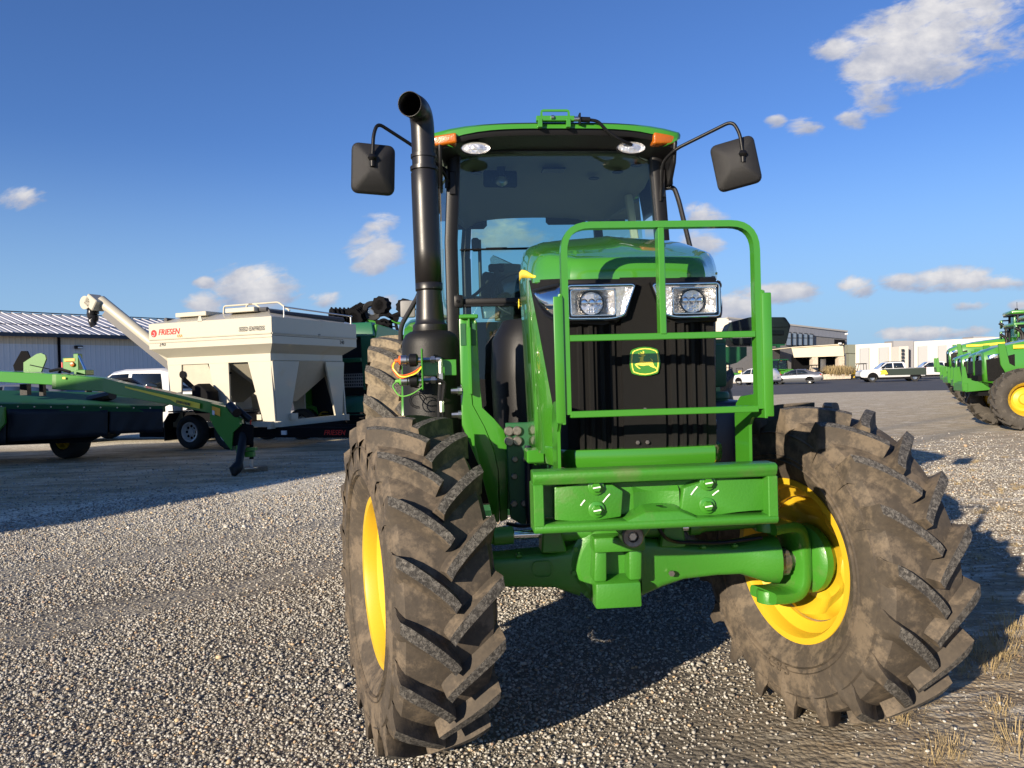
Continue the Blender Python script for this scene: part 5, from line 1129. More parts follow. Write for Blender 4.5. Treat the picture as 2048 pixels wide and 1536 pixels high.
def gl(p):   # world point -> tender local
    return Matrix.Rotation(-TRZ, 4, 'Z') @ (Vector(p) - C0)
a0 = gl(at(207, 606, 18.4)); a1 = gl(at(418, 778, 18.15)); d_ = (a1 - a0).normalized()
AU = part('auger_tube', CREAM, G, lambda b: (b.tube([a0 - d_ * .1, a1], .135, 20)), 40)
part('auger_trough', mat('dark_grey_trough', (.045, .045, .05), .5), AU, lambda b: (b.sweep([a0 + Vector((0, -.0, -.17)) + d_ * .1, a1 + Vector((0, -.0, -.17))], sq(.22, .20), up=(0, 0, 1))))
hd = gl(at(186, 606, 18.4))
part('auger_head', CREAM, AU, lambda b: (b.box(hd + Vector((.10, 0, .0)), (.34, .36, .28), ry=.62, bev=.02), b.lathe([(0, .18), (.16, .18), (.16, -.18), (0, -.18)], frame(hd + Vector((-.06, 0, .0)), (1, 0, 0), (0, 0, 1)), 20)))
def sock(b):
    p0 = hd + Vector((-.02, 0, -.16)); P = [p0 + Vector((.02 * math.sin(k * 2.1), .02 * math.cos(k * 1.7), -.055 * k)) for k in range(8)]
    b.tube(P, 1, 12, rad=[.13, .14, .11, .125, .10, .105, .08, .085])
part('spout_sock', mat('black_plastic_sheet', (.012, .012, .015), .25, bump=.6, bscale=14), AU, sock)
part('auger_brace', DARK, G, lambda b: (b.tube([a0.lerp(a1, .62) + Vector((0, 0, -.25)), Vector((-1.4, .3, 1.7))], .03, 8)))
part('inspection_hole', DARK, BD, lambda b: b.lathe([(0, .004), (.09, .004), (.09, 0)], frame((-2.75, ins - .002, 1.70), (1, 0, 0), (0, 0, 1)), 16))
part('funnel_plate', CREAMS, G, lambda b: b.prism([(Lx + ins + .1, 1.93), (-2.05, 1.93), (-1.75, 1.30), (-1.95, 1.05)], .02, frame((0, ins + .06, 0), (1, 0, 0), (0, 0, 1))))
FX = (1, 0, 0)
text('maker_lettering', 'FRIESEN', RED, .185, (-3.17, -.006, 2.62), FX, (0, 0, 1), BD, ext=.003, shear=.25, bold=.0015, sx=.95)
text('country_lettering', 'USA', mat('orange_marking', (.80, .30, .02), .5), .085, (-2.62, -.006, 2.545), FX, (0, 0, 1), BD, ext=.003, shear=.2)
part('maker_logo', RED, BD, lambda b: (b.lathe([(0, .004), (.085, .004), (.085, .0)], frame((-3.30, -.002, 2.66), (1, 0, 0), (0, 0, 1)), 20)))
part('logo_swirl', WHITE, BD, lambda b: b.tube([(-3.34, -.008, 2.62), (-3.31, -.008, 2.60), (-3.27, -.008, 2.63), (-3.27, -.008, 2.67), (-3.31, -.008, 2.68)], .008, 6))
LET = mat('dark_lettering', (.05, .05, .05), .5)
text('model_lettering', 'SEED EXPRESS', LET, .135, (-.87, -.022, 2.585 + .01), FX, (0, 0, 1), BD, ext=.002, shear=.2, sx=.82)
text('number_lettering', '240', LET, .13, (-3.15, -.006, 2.36), FX, (0, 0, 1), BD, ext=.002)
text('number_lettering', '240', LET, .13, (.006, 2.55, 2.36), (0, 1, 0), (0, 0, 1), BD, ext=.002)
text('emblem_lettering', 'SF', LET, .10, (.006, 1.65, 2.50), (0, 1, 0), (0, 0, 1), BD, ext=.002, shear=.3)
part('pinstripe', LET, BD, lambda b: (b.box((.003, Ly / 2 - .3, 2.475), (.004, Ly - .6, .010)), b.box((Lx / 2, -.003, 2.435), (-Lx * .9, .004, .007))))
text('beam_lettering', 'FRIESEN', RED, .15, (1.05, .275, .31), FX, (0, 0, 1), G, ext=.003, shear=.25, bold=.001)
# ================================================================ mower conditioner
Mw = empty('mower_conditioner', (-7.2, 15.4, 0), 0, 'green mower with long tongue arm and black rubber curtain at the left edge', 'mower')
def ml(u, v, y): return at(u, v, y) - Vector((-7.2, 15.4, 0))
def armpart(name, seq, th=.20, m=GREEND):
    def f(b):
        rings = []
        for u, vt, vb, y in seq:
            t_, b_ = ml(u, vt, y), ml(u, vb, y); rings.append(b.verts([b_, t_, t_ + Vector((.02, th, .01)), b_ + Vector((.02, th, .01))]))
        for a_, c_ in zip(rings, rings[1:]):
            for j in range(4): b.face([a_[j], a_[(j + 1) % 4], c_[(j + 1) % 4], c_[j]])
        b.face(rings[0]); b.face(rings[-1]); b._bev([x for x in b.bm.faces], .008, 1)
    return part(name, m, Mw, f, 30)
armpart('rear_arm', [(-120, 736, 757, 14.9), (0, 743, 764, 14.6), (107, 748, 770, 14.1)])
TG = armpart('tongue', [(103, 748, 778, 13.95), (112, 748, 779, 13.95), (205, 756, 783, 13.6), (240, 765, 792, 13.4), (330, 784, 808, 12.9), (428, 806, 828, 12.45), (436, 808, 836, 12.42)])
part('hitch_plate', GREEND, Mw, lambda b: slab(b, [ml(425, 806, 12.35), ml(456, 814, 12.3), ml(482, 838, 12.2), (ml(484, 850, 12.2)), ml(470, 864, 12.25), ml(467, 900, 12.25), ml(440, 866, 12.35), ml(424, 838, 12.4)], (0, 1, 0), .18), 20)
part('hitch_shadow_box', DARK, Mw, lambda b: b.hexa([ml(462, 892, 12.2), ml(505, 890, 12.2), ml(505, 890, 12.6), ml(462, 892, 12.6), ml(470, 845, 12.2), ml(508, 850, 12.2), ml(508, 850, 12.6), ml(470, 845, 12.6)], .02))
part('gearbox_motor', BLK, Mw, lambda b: (b.tube([ml(460, 812, 12.3), ml(474, 826, 12.1)], .075, 12), b.tube([ml(470, 815, 12.3), ml(500, 840, 12.3)], .05, 10)))
part('drive_shaft_guard', BLK, Mw, lambda b: b.tube([ml(486, 862, 12.3), ml(486, 880, 12.2), ml(478, 925, 12.0), ml(477, 930, 12.0), ml(470, 940, 11.95), ml(468, 950, 11.9)], 1, 14, rad=[.085, .07, .06, .085, .095, .04]))
JK = part('jack_stand', DARK, Mw, lambda b: b.tube([ml(503, 862, 12.5), ml(503, 918, 12.5)], .035, 10))
part('jack_foot', ZINC, Mw, lambda b: (b.tube([ml(503, 915, 12.5), ml(503, 934, 12.5)], .028, 8), b.box(ml(504, 936, 12.5), (.18, .18, .02))))
part('hitch_clevis', GREEND, Mw, lambda b: (b.box(ml(496, 898, 12.25), (.26, .12, .05)), b.box(ml(500, 908, 12.25), (.14, .12, .09), bev=.01), b.box(ml(478, 898, 12.2), (.06, .1, .12))))
part('jack_lever', RED, Mw, lambda b: b.tube([ml(501, 836, 12.4), ml(501, 850, 12.4)], .013, 6))
part('yellow_tongue_decal', YDEC, TG, lambda b: slab(b, [ml(250, 772.5, 13.32), ml(348, 794, 12.78), ml(400, 807, 12.54), ml(399, 817.5, 12.54), ml(355, 807.5, 12.76), ml(340, 799, 12.83), ml(250, 775.5, 13.32)], (0, 1, 0), .01))
p0, p1 = ml(353, 805, 12.74), ml(397, 815.5, 12.52)
text('tongue_lettering', 'JOHN DEERE', LET, .062, p0 + Vector((0, -.012, .0)), (p1 - p0), (0, 0, 1), TG, ext=.003, bold=.0005, sx=.92)
WDEC = mat('orange_warning_decal', (.75, .35, .03), .5)
part('warning_decal', WDEC, Mw, lambda b: b.hexa([ml(424, 826, 12.22), ml(440, 833, 12.2), ml(440, 833, 12.25), ml(424, 826, 12.26), ml(424, 812, 12.22), ml(440, 817, 12.2), ml(440, 817, 12.25), ml(424, 812, 12.26)]))
part('warning_decal', WHITE, Mw, lambda b: b.hexa([ml(424, 829, 12.20), ml(429, 831, 12.19), ml(429, 831, 12.25), ml(424, 829, 12.26), ml(424, 820, 12.20), ml(429, 822, 12.19), ml(429, 822, 12.25), ml(424, 820, 12.26)]))
part('small_yellow_decal', YDEC, TG, lambda b: b.box(ml(128, 756, 13.83), (.05, .01, .035)))
# deck with curtain
def deck(b):
    f0, f1 = ml(-160, 806, 14.3), ml(326, 812, 15.3); g0, g1 = f0 + Vector((.1, 2.1, .20)), f1 + Vector((-.25, 2.0, .20))
    b.hexa([f0 - Z3 * .03, f1 - Z3 * .03, g1 - Z3 * .03, g0 - Z3 * .03, f0, f1, g1, g0]); b.hexa([f0 - Z3 * .12 - Y3 * .02, f1 - Z3 * .12 - Y3 * .02, f1 - Z3 * .12 + Y3 * .1, f0 - Z3 * .12 + Y3 * .1, f0 + Z3 * .004 - Y3 * .02, f1 + Z3 * .004 - Y3 * .02, f1 + Z3 * .004 + Y3 * .1, f0 + Z3 * .004 + Y3 * .1])
DK = part('deck', mat('deck_green_paint', (.010, .075, .028), .6, spec=.2), Mw, deck, 20)
for k in range(12):
    p = ml(-60 + k * 33, 812 + k * .35, 14.45 + k * .068) + Vector((0, -.05, 0)); part('deck_bolt', ZINC, DK, lambda b: b.lathe([(0, .012), (.014, .01), (.014, 0)], frame(p, (1, 0, 0), (0, 0, 1)), 8))
def curtain(u0, u1, y0, y1, vb0, vb1, seed):
    rr = random.Random(seed)
    def f(b):
        rows = []
        for j in range(7):
            row = []
            for i in range(25):
                t = i / 24; u = u0 + (u1 - u0) * t; y = y0 + (y1 - y0) * t; tp = ml(u, 818, y); bt = ml(u, vb0 + (vb1 - vb0) * t, y)
                p = tp.lerp(bt, j / 6); w = (j / 6) * .025; p = p + Vector((0, w * math.sin(t * 9 + seed) + w * .6 * math.sin(t * 23 + j), 0)); row.append(p)
            rows.append(row)
        b.grid(rows)
    return part('rubber_curtain', SKIRT, Mw, f, 60, solid=.012)
curtain(-150, 12, 14.3, 14.62, 893, 888, 1); curtain(14, 216, 14.62, 15.05, 884, 872, 2); curtain(219, 326, 15.06, 15.28, 868, 864, 3)
part('end_shield', GREEND, Mw, lambda b: slab(b, [ml(-90, 812, 14.2), ml(10, 814, 14.4), ml(11, 846, 14.4), (ml(-2, 862, 14.35)), ml(-90, 866, 14.2)], (0, 1, 0), .05), 20)
part('cutter_bar', DARK, Mw, lambda b: b.hexa([ml(-150, 897, 14.5), ml(180, 884, 15.1), ml(190, 878, 16.6), ml(-150, 893, 16.3), ml(-150, 820, 14.5), ml(310, 818, 15.4), ml(300, 812, 16.8), ml(-150, 810, 16.3)]))
for (u, v, y) in ((136, 917, 15.9), (-170, 930, 15.6)):
    p = at(u, v, y); road_wheel(Mw, (p.x + 7.2, y - 15.4 + .1, .41), R(68), .41, .42, .22, YEL, spokes=0)
part('slow_vehicle_sign', DARK, Mw, lambda b: slab(b, [ml(27, 731, 15.2), ml(43, 702, 15.2), ml(55, 702, 15.2), ml(64, 722, 15.2), ml(60, 742, 15.2), ml(30, 742, 15.2)], (0, 1, 0), .03), 20)
part('rear_plate', GREEND, Mw, lambda b: slab(b, [ml(48, 744, 15.0), ml(48, 725, 15.0), ml(74, 708, 15.0), ml(83, 706, 15.0), ml(91, 710, 15.0), ml(93, 718, 15.0), ml(83, 744, 15.0)], (0, 1, 0), .04), 20)
LB = part('lamp_box', GREEND, Mw, lambda b: (b.box(ml(141, 730, 15.0), (.24, .12, .28), bev=.01), b.box(ml(156, 728, 15.0), (.10, .15, .40), bev=.01), b.box(ml(170, 745, 14.6), (.18, .3, .10), bev=.01)))
part('warning_decal', WDEC, LB, lambda b: b.box(ml(139, 720, 14.92), (.20, .01, .05)))
part('amber_lamp', AMB, LB, lambda b: b.lathe([(0, .05), (.04, .04), (.052, 0)], frame(ml(146, 729, 14.93), (1, 0, 0), (0, 0, 1)), 16))
part('lift_cylinder', CHROME, LB, lambda b: b.tube([ml(158, 712, 14.8), ml(173, 745, 14.6)], .022, 8)); [part('hose', BLK, Mw, f_) for f_ in (lambda b: b.tube([ml(100, 742, 14.3), ml(120, 738, 14.2), ml(140, 744, 14.2)], .03, 6), lambda b: b.tube([ml(60, 730, 14.6), ml(98, 738, 14.4)], .01, 6), lambda b: b.tube([ml(180, 800, 15.9), ml(225, 790, 15.6)], .10, 8), lambda b: b.tube([ml(220, 765, 13.8), ml(300, 788, 13.5)], .035, 6), lambda b: b.tube([ml(215, 762, 13.9), ml(260, 760, 13.9), ml(292, 780, 13.7)], .05, 6))]
part('lamp_red', RED, LB, lambda b: b.box(ml(126, 730, 15.0), (.02, .08, .10))); part('post', BLK, Mw, lambda b: b.box(ml(51, 779, 15.3), (.14, .14, .22))); part('post', BLK, Mw, lambda b: b.box(ml(85, 779, 15.3), (.08, .1, .25)))
b = MB(); p = at(515, 943, 12.8); b.box((p.x, 12.6, .04), (.42, .22, .08), rz=.5, bev=.006)
tag(b.build('timber_block', mat('weathered_wood', (.20, .15, .10), .85, var=.3, vscale=12)), 'short weathered timber block under the mower jack', 'timber block')
# ================================================================ round baler
Bp = at(690, 850, 20.5); B_ = empty('round_baler', (Bp.x, 20.5, 0), R(-14), 'dark green round baler with grey grate, behind the cream seed tender', 'baler')
part('side_panel', GREEND, B_, lambda b: (b.prism([(-.1, .45), (.35, .4), (2.6, .55), (3.2, 1.4), (3.0, 2.3), (1.8, 2.85), (.2, 2.95), (.0, 2.4)], .12, frame((-1.25, 0, 0), (0, 1, 0), (0, 0, 1)), bev=.03)))
part('side_panel', GREEND, B_, lambda b: (b.prism([(-.1, .45), (.35, .4), (2.6, .55), (3.2, 1.4), (3.0, 2.3), (1.8, 2.85), (.2, 2.95), (.0, 2.4)], .14, frame((.78, 0, 0), (0, 1, 0), (0, 0, 1)), bev=.03)))
part('front_frame', mat('baler_green', (.012, .10, .045), .4, coat=.3), B_, lambda b: (b.hexa([(-1.2, -.05, 2.62), (.92, -.05, 2.62), (.88, .35, 2.62), (-1.2, .35, 2.62), (-1.1, .1, 3.0), (.80, .1, 3.0), (.78, .4, 3.0), (-1.1, .4, 3.0)], .03, 2), b.hexa([(.58, -.06, 1.2), (.90, -.06, 1.2), (.90, .4, 1.2), (.58, .4, 1.2), (.52, -.02, 2.64), (.84, -.02, 2.64), (.84, .4, 2.64), (.52, .4, 2.64)], .02), b.box((-.2, .0, 2.0), (1.5, .10, .12), bev=.02), b.hexa([(.0, -.5, .45), (1.0, -.5, .45), (1.0, .3, .45), (.0, .3, .45), (.1, -.15, 1.05), (.95, -.15, 1.05), (.95, .3, 1.05), (.1, .3, 1.05)], .03)))
part('bale_chamber', mat('dark_chamber', (.004, .006, .012), .6), B_, lambda b: b.box((-.15, 1.4, 1.65), (1.9, 2.2, 2.0)))
GT = part('front_grate', GREYP, B_, lambda b: b.box((.22, -.03, 1.46), (.95, .03, .36)))
part('grate_slots', DARK, GT, lambda b: [b.box((-.20 + .052 * i, -.046, 1.34 + .085 * j), (.030, .004, .055), ry=.15) for i in range(17) for j in range(4)])
part('top_slots', DARK, B_, lambda b: [b.box((x, .05, 2.80), (.035, .02, .12), ry=.2, rx=-.2) for x in (-.12, -.05, .40, .48, .56, .64)])
emblem(B_, (.2, .01, 2.80), (1, 0, 0), (0, .35, 1), .13, .12, GREYP, ZINC)
part('maker_decal', YDEC, B_, lambda b: b.box((-1.27, .9, 1.55), (.02, 1.2, .20))); text('decal_lettering', 'JOHN DEERE', LET, .13, (-1.285, 1.45, 1.50), (0, -1, 0), (0, 0, 1), B_, ext=.003)
part('front_decal', YDEC, B_, lambda b: b.box((-.55, -.02, 1.66), (.36, .02, .12), ry=.15)); text('decal_lettering', 'DEERE', LET, .09, (-.68, -.035, 1.63), (1, 0, -.15), (.15, 0, 1), B_, ext=.002)
for x in (-.75, .35): road_wheel(B_, (x, .5, .42), R(78), .42, .36, .24, YEL, spokes=0)
part('pickup_roller', DARK, B_, lambda b: (b.tube([(-.6, -.5, .40), (1.3, -.5, .40)], .16, 12), b.box((.5, -.7, .62), (1.6, .05, .05)), b.box((.5, -.72, .5), (1.6, .03, .03))))
part('pickup_guard', GREEND, B_, lambda b: b.prism([(-.55, .9), (-.2, .8), (-.15, .62), (-.3, .75), (-.55, .8)], .05, frame((-.3, -.6, 0), (1, 0, 0), (0, 0, 1))))
# ================================================================ folded cultivator on top
CU = empty('folded_cultivator', (-4.9, 25.0, 0), 0, 'folded cultivator of black toothed rollers and a gauge wheel showing above the baler', 'cultivator')
def cl(u, v, y=25.0): return at(u, v, y) - Vector((-4.9, 25.0, 0))
def roller(b, c, r, L_, teeth=12, ax=(1, .25, 0)):
    fm = frame(c, (0, 0, 1), Vector((0, 0, 1)).cross(Vector(ax)) if False else (0, 1, 0))
    for k in range(6):
        o = Vector(ax).normalized() * (L_ * (k / 5 - .5)); pts = []
        for i in range(teeth * 2):
            a = math.pi * i / teeth; rr = r * (1 if i % 2 else .86); pts.append((rr * math.cos(a), rr * math.sin(a)))
        zax = Vector(ax).normalized(); xax = zax.cross(Vector((0, 0, 1))).normalized(); yax = zax.cross(xax)
        b.prism(pts, .05, frame(Vector(c) + o, xax, yax))
    b.tube([Vector(c) - Vector(ax).normalized() * L_ * .5, Vector(c) + Vector(ax).normalized() * L_ * .5], r * .55, 12)
for u, v, r, L_, ax in ((683, 633, .30, .7, (1, .6, .0)), (716, 630, .34, .5, (.5, 1, .5)), (762, 611, .30, .3, (.3, 1, 0)), (811, 614, .27, .4, (.3, 1, 0))):
    part('toothed_roller', DARK, CU, lambda b: roller(b, cl(u, v), r, L_, 10, ax))
part('gauge_wheel', RUBC, CU, lambda b: b.lathe([(.18, -.06), (.30, -.09), (.33, 0), (.30, .09), (.18, .06)], frame(cl(744, 622), (1, .25, 0), (0, 0, 1)), 24, closed=True)); part('gauge_rim', ZINC, CU, lambda b: b.lathe([(0, 0), (.1, -.02), (.18, .0)], frame(cl(744, 622), (1, .25, 0), (0, 0, 1)), 20), solid=.02)
part('arm', DARK, CU, lambda b: (b.tube([cl(765, 620), cl(783, 634), cl(800, 628)], .10, 6), b.tube([cl(783, 634), cl(796, 640)], .10, 6)))
for i in range(7): part('tine', DARK, CU, lambda b: b.tube(bend([cl(758 + i * 2, 632 + i * 9, 24.8), cl(768, 629 + i * 9, 24.8), cl(778, 634 + i * 9, 24.8)], .1), .045, 6))
part('frame', DARK, CU, lambda b: (b.tube([cl(755, 640), cl(748, 700)], .09, 6), b.tube([cl(778, 640), cl(782, 690)], .10, 6), b.tube([cl(765, 640), cl(768, 700)], .20, 6), b.tube([cl(790, 640), cl(797, 672)], .05, 6), b.tube([cl(768, 700), cl(768, 890)], .12, 6), b.tube([cl(680, 645), cl(690, 880)], .12, 6)))
part('green_frame', GREEND, CU, lambda b: (b.tube(bend([cl(782, 632), cl(786, 644), cl(806, 648)], .1), .05, 8), b.tube([cl(735, 640), cl(752, 648)], .09, 8), b.tube([cl(752, 648), cl(748, 680)], .07, 8), b.hexa([cl(704, 645), cl(730, 650), cl(730, 650, 25.6), cl(704, 645, 25.6), cl(704, 640), cl(730, 648), cl(730, 648, 25.6), cl(704, 640, 25.6)])))
for i in range(4): part('ladder_rung', DARK, CU, lambda b: b.tube([cl(784, 645 + 8 * i), cl(796, 646 + 8 * i)], .025, 5))
# ================================================================ road and right-hand yard
ASPH = mat('asphalt', (.055, .055, .060), .85, var=.25, vscale=.6, bump=.4, bscale=30)
b = MB()
pn = [(-60, 34), (10, 43.5), (20, 45.7), (26, 43.5), (60, 38), (200, 30)]; pf = [(-60, 100), (10, 97), (40, 96), (60, 98), (200, 110), (400, 130)]
b.grid([[(x, y, .004) for x, y in pn], [(x, y, .004) for x, y in pf]], flip=True)
tag(b.build('asphalt_road', ASPH), 'dark asphalt road beyond the gravel yard', 'road', kind='structure')
b = MB(); b.grid([[(-60, 100.5, .03), (30, 97.0, .03), (70, 99, .03)], [(-60, 128, .03), (30, 128, .03), (70, 128, .03)]], flip=True)
tag(b.build('concrete_apron', mat('concrete', (.40, .38, .34), .8, var=.15, vscale=1)), 'pale concrete apron in front of the dealership', 'apron', kind='structure')
# ---- dealership
def dp(u, v, y): return at(u, v, y)
DL = empty('dealership_building', (30, 96, 0), 0, 'grey two storey dealership with large windows and cream entrance porch', 'building')
def dl(u, v, y): return at(u, v, y) - Vector((30, 96, 0))
GREYW = roofing('grey_wall_panel', (.26, .27, .30), 4.0, amp=.2); GREYL = mat('grey_block_wall', (.20, .195, .19), .8, var=.1, vscale=3); CRW = roofing('cream_wall_panel', (.66, .60, .47), 3.0, amp=.3)
STN = mat('beige_stone', (.50, .43, .34), .85, var=.25, vscale=5); CREAMW = mat('cream_render', (.66, .58, .42), .8, var=.05)
def quadbox(b, pts, th):   # pts: 4 world-local corners of front face (bl, br, tr, tl), extruded back
    k = Vector((0, th, 0)); bl, br, tr, tl = pts; b.hexa([bl, br, br + k, bl + k, tl, tr, tr + k, tl + k])
ya, yb_ = 104, 118
part('side_wall', CRW, DL, lambda b: quadbox(b, (dl(1380, 745, 112), dl(1457, 745, 104), dl(1457, 636, 104), dl(1380, 640, 112)), 8))
part('lower_wall', GREYL, DL, lambda b: quadbox(b, (dl(1457, 750, 104.2), dl(1694, 750, 120), dl(1694, 661, 120), dl(1457, 634.5, 104.2)), 10))
part('upper_band', GREYW, DL, lambda b: quadbox(b, (dl(1458, 655, 104), dl(1694, 678, 119.8), dl(1694, 661, 119.8), dl(1458, 634, 104)), .5))
part('roof_edge', mat('metal_coping', (.45, .43, .39), .5), DL, lambda b: quadbox(b, (dl(1455, 636.5, 103.8), dl(1696, 664, 119.6), dl(1696, 661, 119.6), dl(1455, 633.5, 103.8)), 10))
part('brick_column', STN, DL, lambda b: (quadbox(b, (dl(1434, 750, 103.9), dl(1457, 750, 103.9), dl(1457, 662, 103.9), dl(1434, 662, 103.9)), 1.0)))
for i in range(5):
    u0 = 1580 + i * 11.0 - 8; y = 111.3 + i * .75
    w_ = part('window', mat('dark_frame', (.02, .022, .026), .4) if i == 0 else bpy.data.materials['dark_frame'], DL, lambda b: quadbox(b, (dl(u0, 692, y), dl(u0 + 11, 692, y), dl(u0 + 11, 664 + i * .9, y), dl(u0, 663 + i * .9, y)), .3))
    part('pane', mat('sky_glass', (.10, .13, .18), .08, spec=.9) if i == 0 else bpy.data.materials['sky_glass'], w_, lambda b: (quadbox(b, (dl(u0 + 1.2, 690, y - .05), dl(u0 + 9.6, 690, y - .05), dl(u0 + 9.6, 677, y - .05), dl(u0 + 1.2, 676.5, y - .05)), .03), quadbox(b, (dl(u0 + 1.2, 675, y - .05), dl(u0 + 9.6, 675.5, y - .05), dl(u0 + 9.6, 666 + i * .9, y - .05), dl(u0 + 1.2, 665 + i * .9, y - .05)), .03)))
part('terrace_recess', DARK, DL, lambda b: quadbox(b, (dl(1643, 690, 117), dl(1690, 690, 119), dl(1690, 680, 119), dl(1643, 677, 117)), .3))
part('overhead_door', mat('dark_door', (.07, .07, .075), .6), DL, lambda b: (quadbox(b, (dl(1524, 750, 107.6), dl(1560, 750, 109.5), dl(1560, 697, 109.5), dl(1524, 692, 107.6)), .2)))
# porch
part('porch_fascia', CREAMW, DL, lambda b: (b.hexa([dl(1588, 715, 101), dl(1688, 712, 101), dl(1688, 712, 110), dl(1588, 715, 110), dl(1583, 695, 101), dl(1686, 688, 101), dl(1686, 688, 110), dl(1583, 695, 110)]), quadbox(b, (dl(1585, 695.5, 100.8), dl(1688, 689, 100.8), dl(1688, 687.5, 100.8), dl(1585, 694, 100.8)), 9)))
for (u0, u1) in ((1625, 1636), (1677, 1689)):
    part('porch_pillar', STN, DL, lambda b: quadbox(b, (dl(u0, 746, 101.1), dl(u1, 746, 101.1), dl(u1, 712.5, 101.1), dl(u0, 713.5, 101.1)), 1))
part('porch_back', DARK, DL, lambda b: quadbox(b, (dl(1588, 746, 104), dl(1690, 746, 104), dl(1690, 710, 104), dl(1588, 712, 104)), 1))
part('entrance_door', ZINC, DL, lambda b: quadbox(b, (dl(1641, 744, 103.8), dl(1652, 744, 103.8), dl(1652, 718, 103.8), dl(1641, 718, 103.8)), .1))
part('terrace_wall', STN, DL, lambda b: quadbox(b, (dl(1620, 760, 96), dl(1702, 757, 96), dl(1702, 748, 96), dl(1620, 749, 96)), 1.2)); part('terrace_wall', STN, DL, lambda b: quadbox(b, (dl(1445, 769, 92), dl(1482, 767, 92), dl(1482, 754, 92), dl(1445, 755, 92)), 2))
part('equipment_box', mat('grey_green_box', (.17, .18, .14), .6), DL, lambda b: (quadbox(b, (dl(1696, 706, 99), dl(1711, 707, 99), dl(1711, 689, 99), dl(1696, 689, 99)), 1.0), quadbox(b, (dl(1698, 745, 99.2), dl(1711, 745, 99.2), dl(1711, 707, 99.2), dl(1698, 706, 99.2)), .8)))
for u, v in ((1444, 656), (1460, 643), (1680, 687), (1693, 668)): part('security_camera', WHITE, DL, lambda b: b.box(dl(u, v, 100.5), (.45, .3, .25), bev=.08))
# dry ornamental grass on terrace
def tuft_blades(P, hmin, hmax, seed, name, label, col, spread=.05, nbl=26, w=.002, group=None, kind='stuff'):
    rg = random.Random(seed); b = MB()
    for (x, y, z, s) in P:
        for k in range(nbl):
            a = rg.uniform(0, 6.283); L_ = rg.uniform(hmin, hmax) * s; lean = rg.uniform(.75, 1.35); r0 = rg.uniform(0, spread) * s
            px, py = x + r0 * math.cos(a), y + r0 * math.sin(a); dx, dy = math.cos(a + rg.uniform(-.5, .5)), math.sin(a + rg.uniform(-.5, .5)); q = Vector((-dy, dx, 0)) * w * s
            p0 = Vector((px, py, z)); p1 = p0 + Vector((dx * L_ * lean * .4, dy * L_ * lean * .4, L_ * (1 - .3 * lean))); p2 = p0 + Vector((dx * L_ * lean, dy * L_ * lean, L_ * (1.05 - .75 * lean)))
            v = b.verts([p0 - q, p0 + q, p1 + q * .8, p1 - q * .8, p2]); b.face([v[0], v[1], v[2], v[3]]); b.face([v[3], v[2], v[4]])
    o = b.build(name, col, recalc=False); return tag(o, label, 'grass', kind=kind)
DRYG = mat('dry_grass', (.36, .27, .13), .8, var=.3, vscale=3)
P = []
rg = random.Random(5)
for i in range(26):
    p = at(rg.uniform(1662, 1697), 748, 96.5); P.append((p.x, p.y + rg.uniform(-.3, .5), p.z - .2, 9))
tuft_blades(P, .10, .20, 7, 'ornamental_grass', 'dry tan ornamental grass on the terrace wall', DRYG, spread=.06, nbl=30, w=.003)
# ---- long white warehouse
WH = empty('white_warehouse', (60, 150, 0), 0, 'long low white warehouse with grey panels on the horizon at right', 'warehouse')
def wl_(u, v, y): return at(u, v, y) - Vector((60, 150, 0))
WHW = mat('white_concrete_panel', (.50, .47, .42), .8, var=.03, vscale=.3); GRP = mat('grey_concrete_panel', (.22, .22, .23), .8); GRP2 = mat('light_grey_panel', (.33, .33, .33), .8)
part('wall', WHW, WH, lambda b: quadbox(b, (wl_(1700, 745, 168), wl_(2150, 745, 150), wl_(2150, 666, 150), wl_(1700, 690, 168)), 30), 20)
for (u0, u1, vt, ext) in ((1787, 1827, 681.5, .8), (1947, 1990, 673, .8), (2060, 2100, 667, .8)):
    part('grey_bay', GRP, WH, lambda b: quadbox(b, (wl_(u0, 745, 163.5), wl_(u1, 745, 162), wl_(u1, vt, 162), wl_(u0, vt, 163.5)), 4))
for (u0, u1) in ((1721, 1738), (1759, 1777), (1837, 1855), (1877, 1895), (1917, 1936)):
    ym = 168 - 18 * ((u0 + u1) / 2 - 1700) / 450 - .35; part('grey_panel', GRP2, WH, lambda b: quadbox(b, (wl_(u0, 745, ym), wl_(u1, 745, ym - .5), wl_(u1, 695 - (u0 - 1721) * .035, ym - .5), wl_(u0, 697 - (u0 - 1721) * .035, ym)), .4))
part('entry_panel', WHW, WH, lambda b: quadbox(b, (wl_(1798, 745, 160), wl_(1817, 745, 160), wl_(1817, 692, 160), wl_(1798, 693, 160)), 3))
for k in range(4): part('entry_window', DGLASS, WH, lambda b: quadbox(b, (wl_(1804, 703 + k * 7, 159.5), wl_(1809, 703 + k * 7, 159.5), wl_(1809, 698 + k * 7, 159.5), wl_(1804, 698 + k * 7, 159.5)), .3))
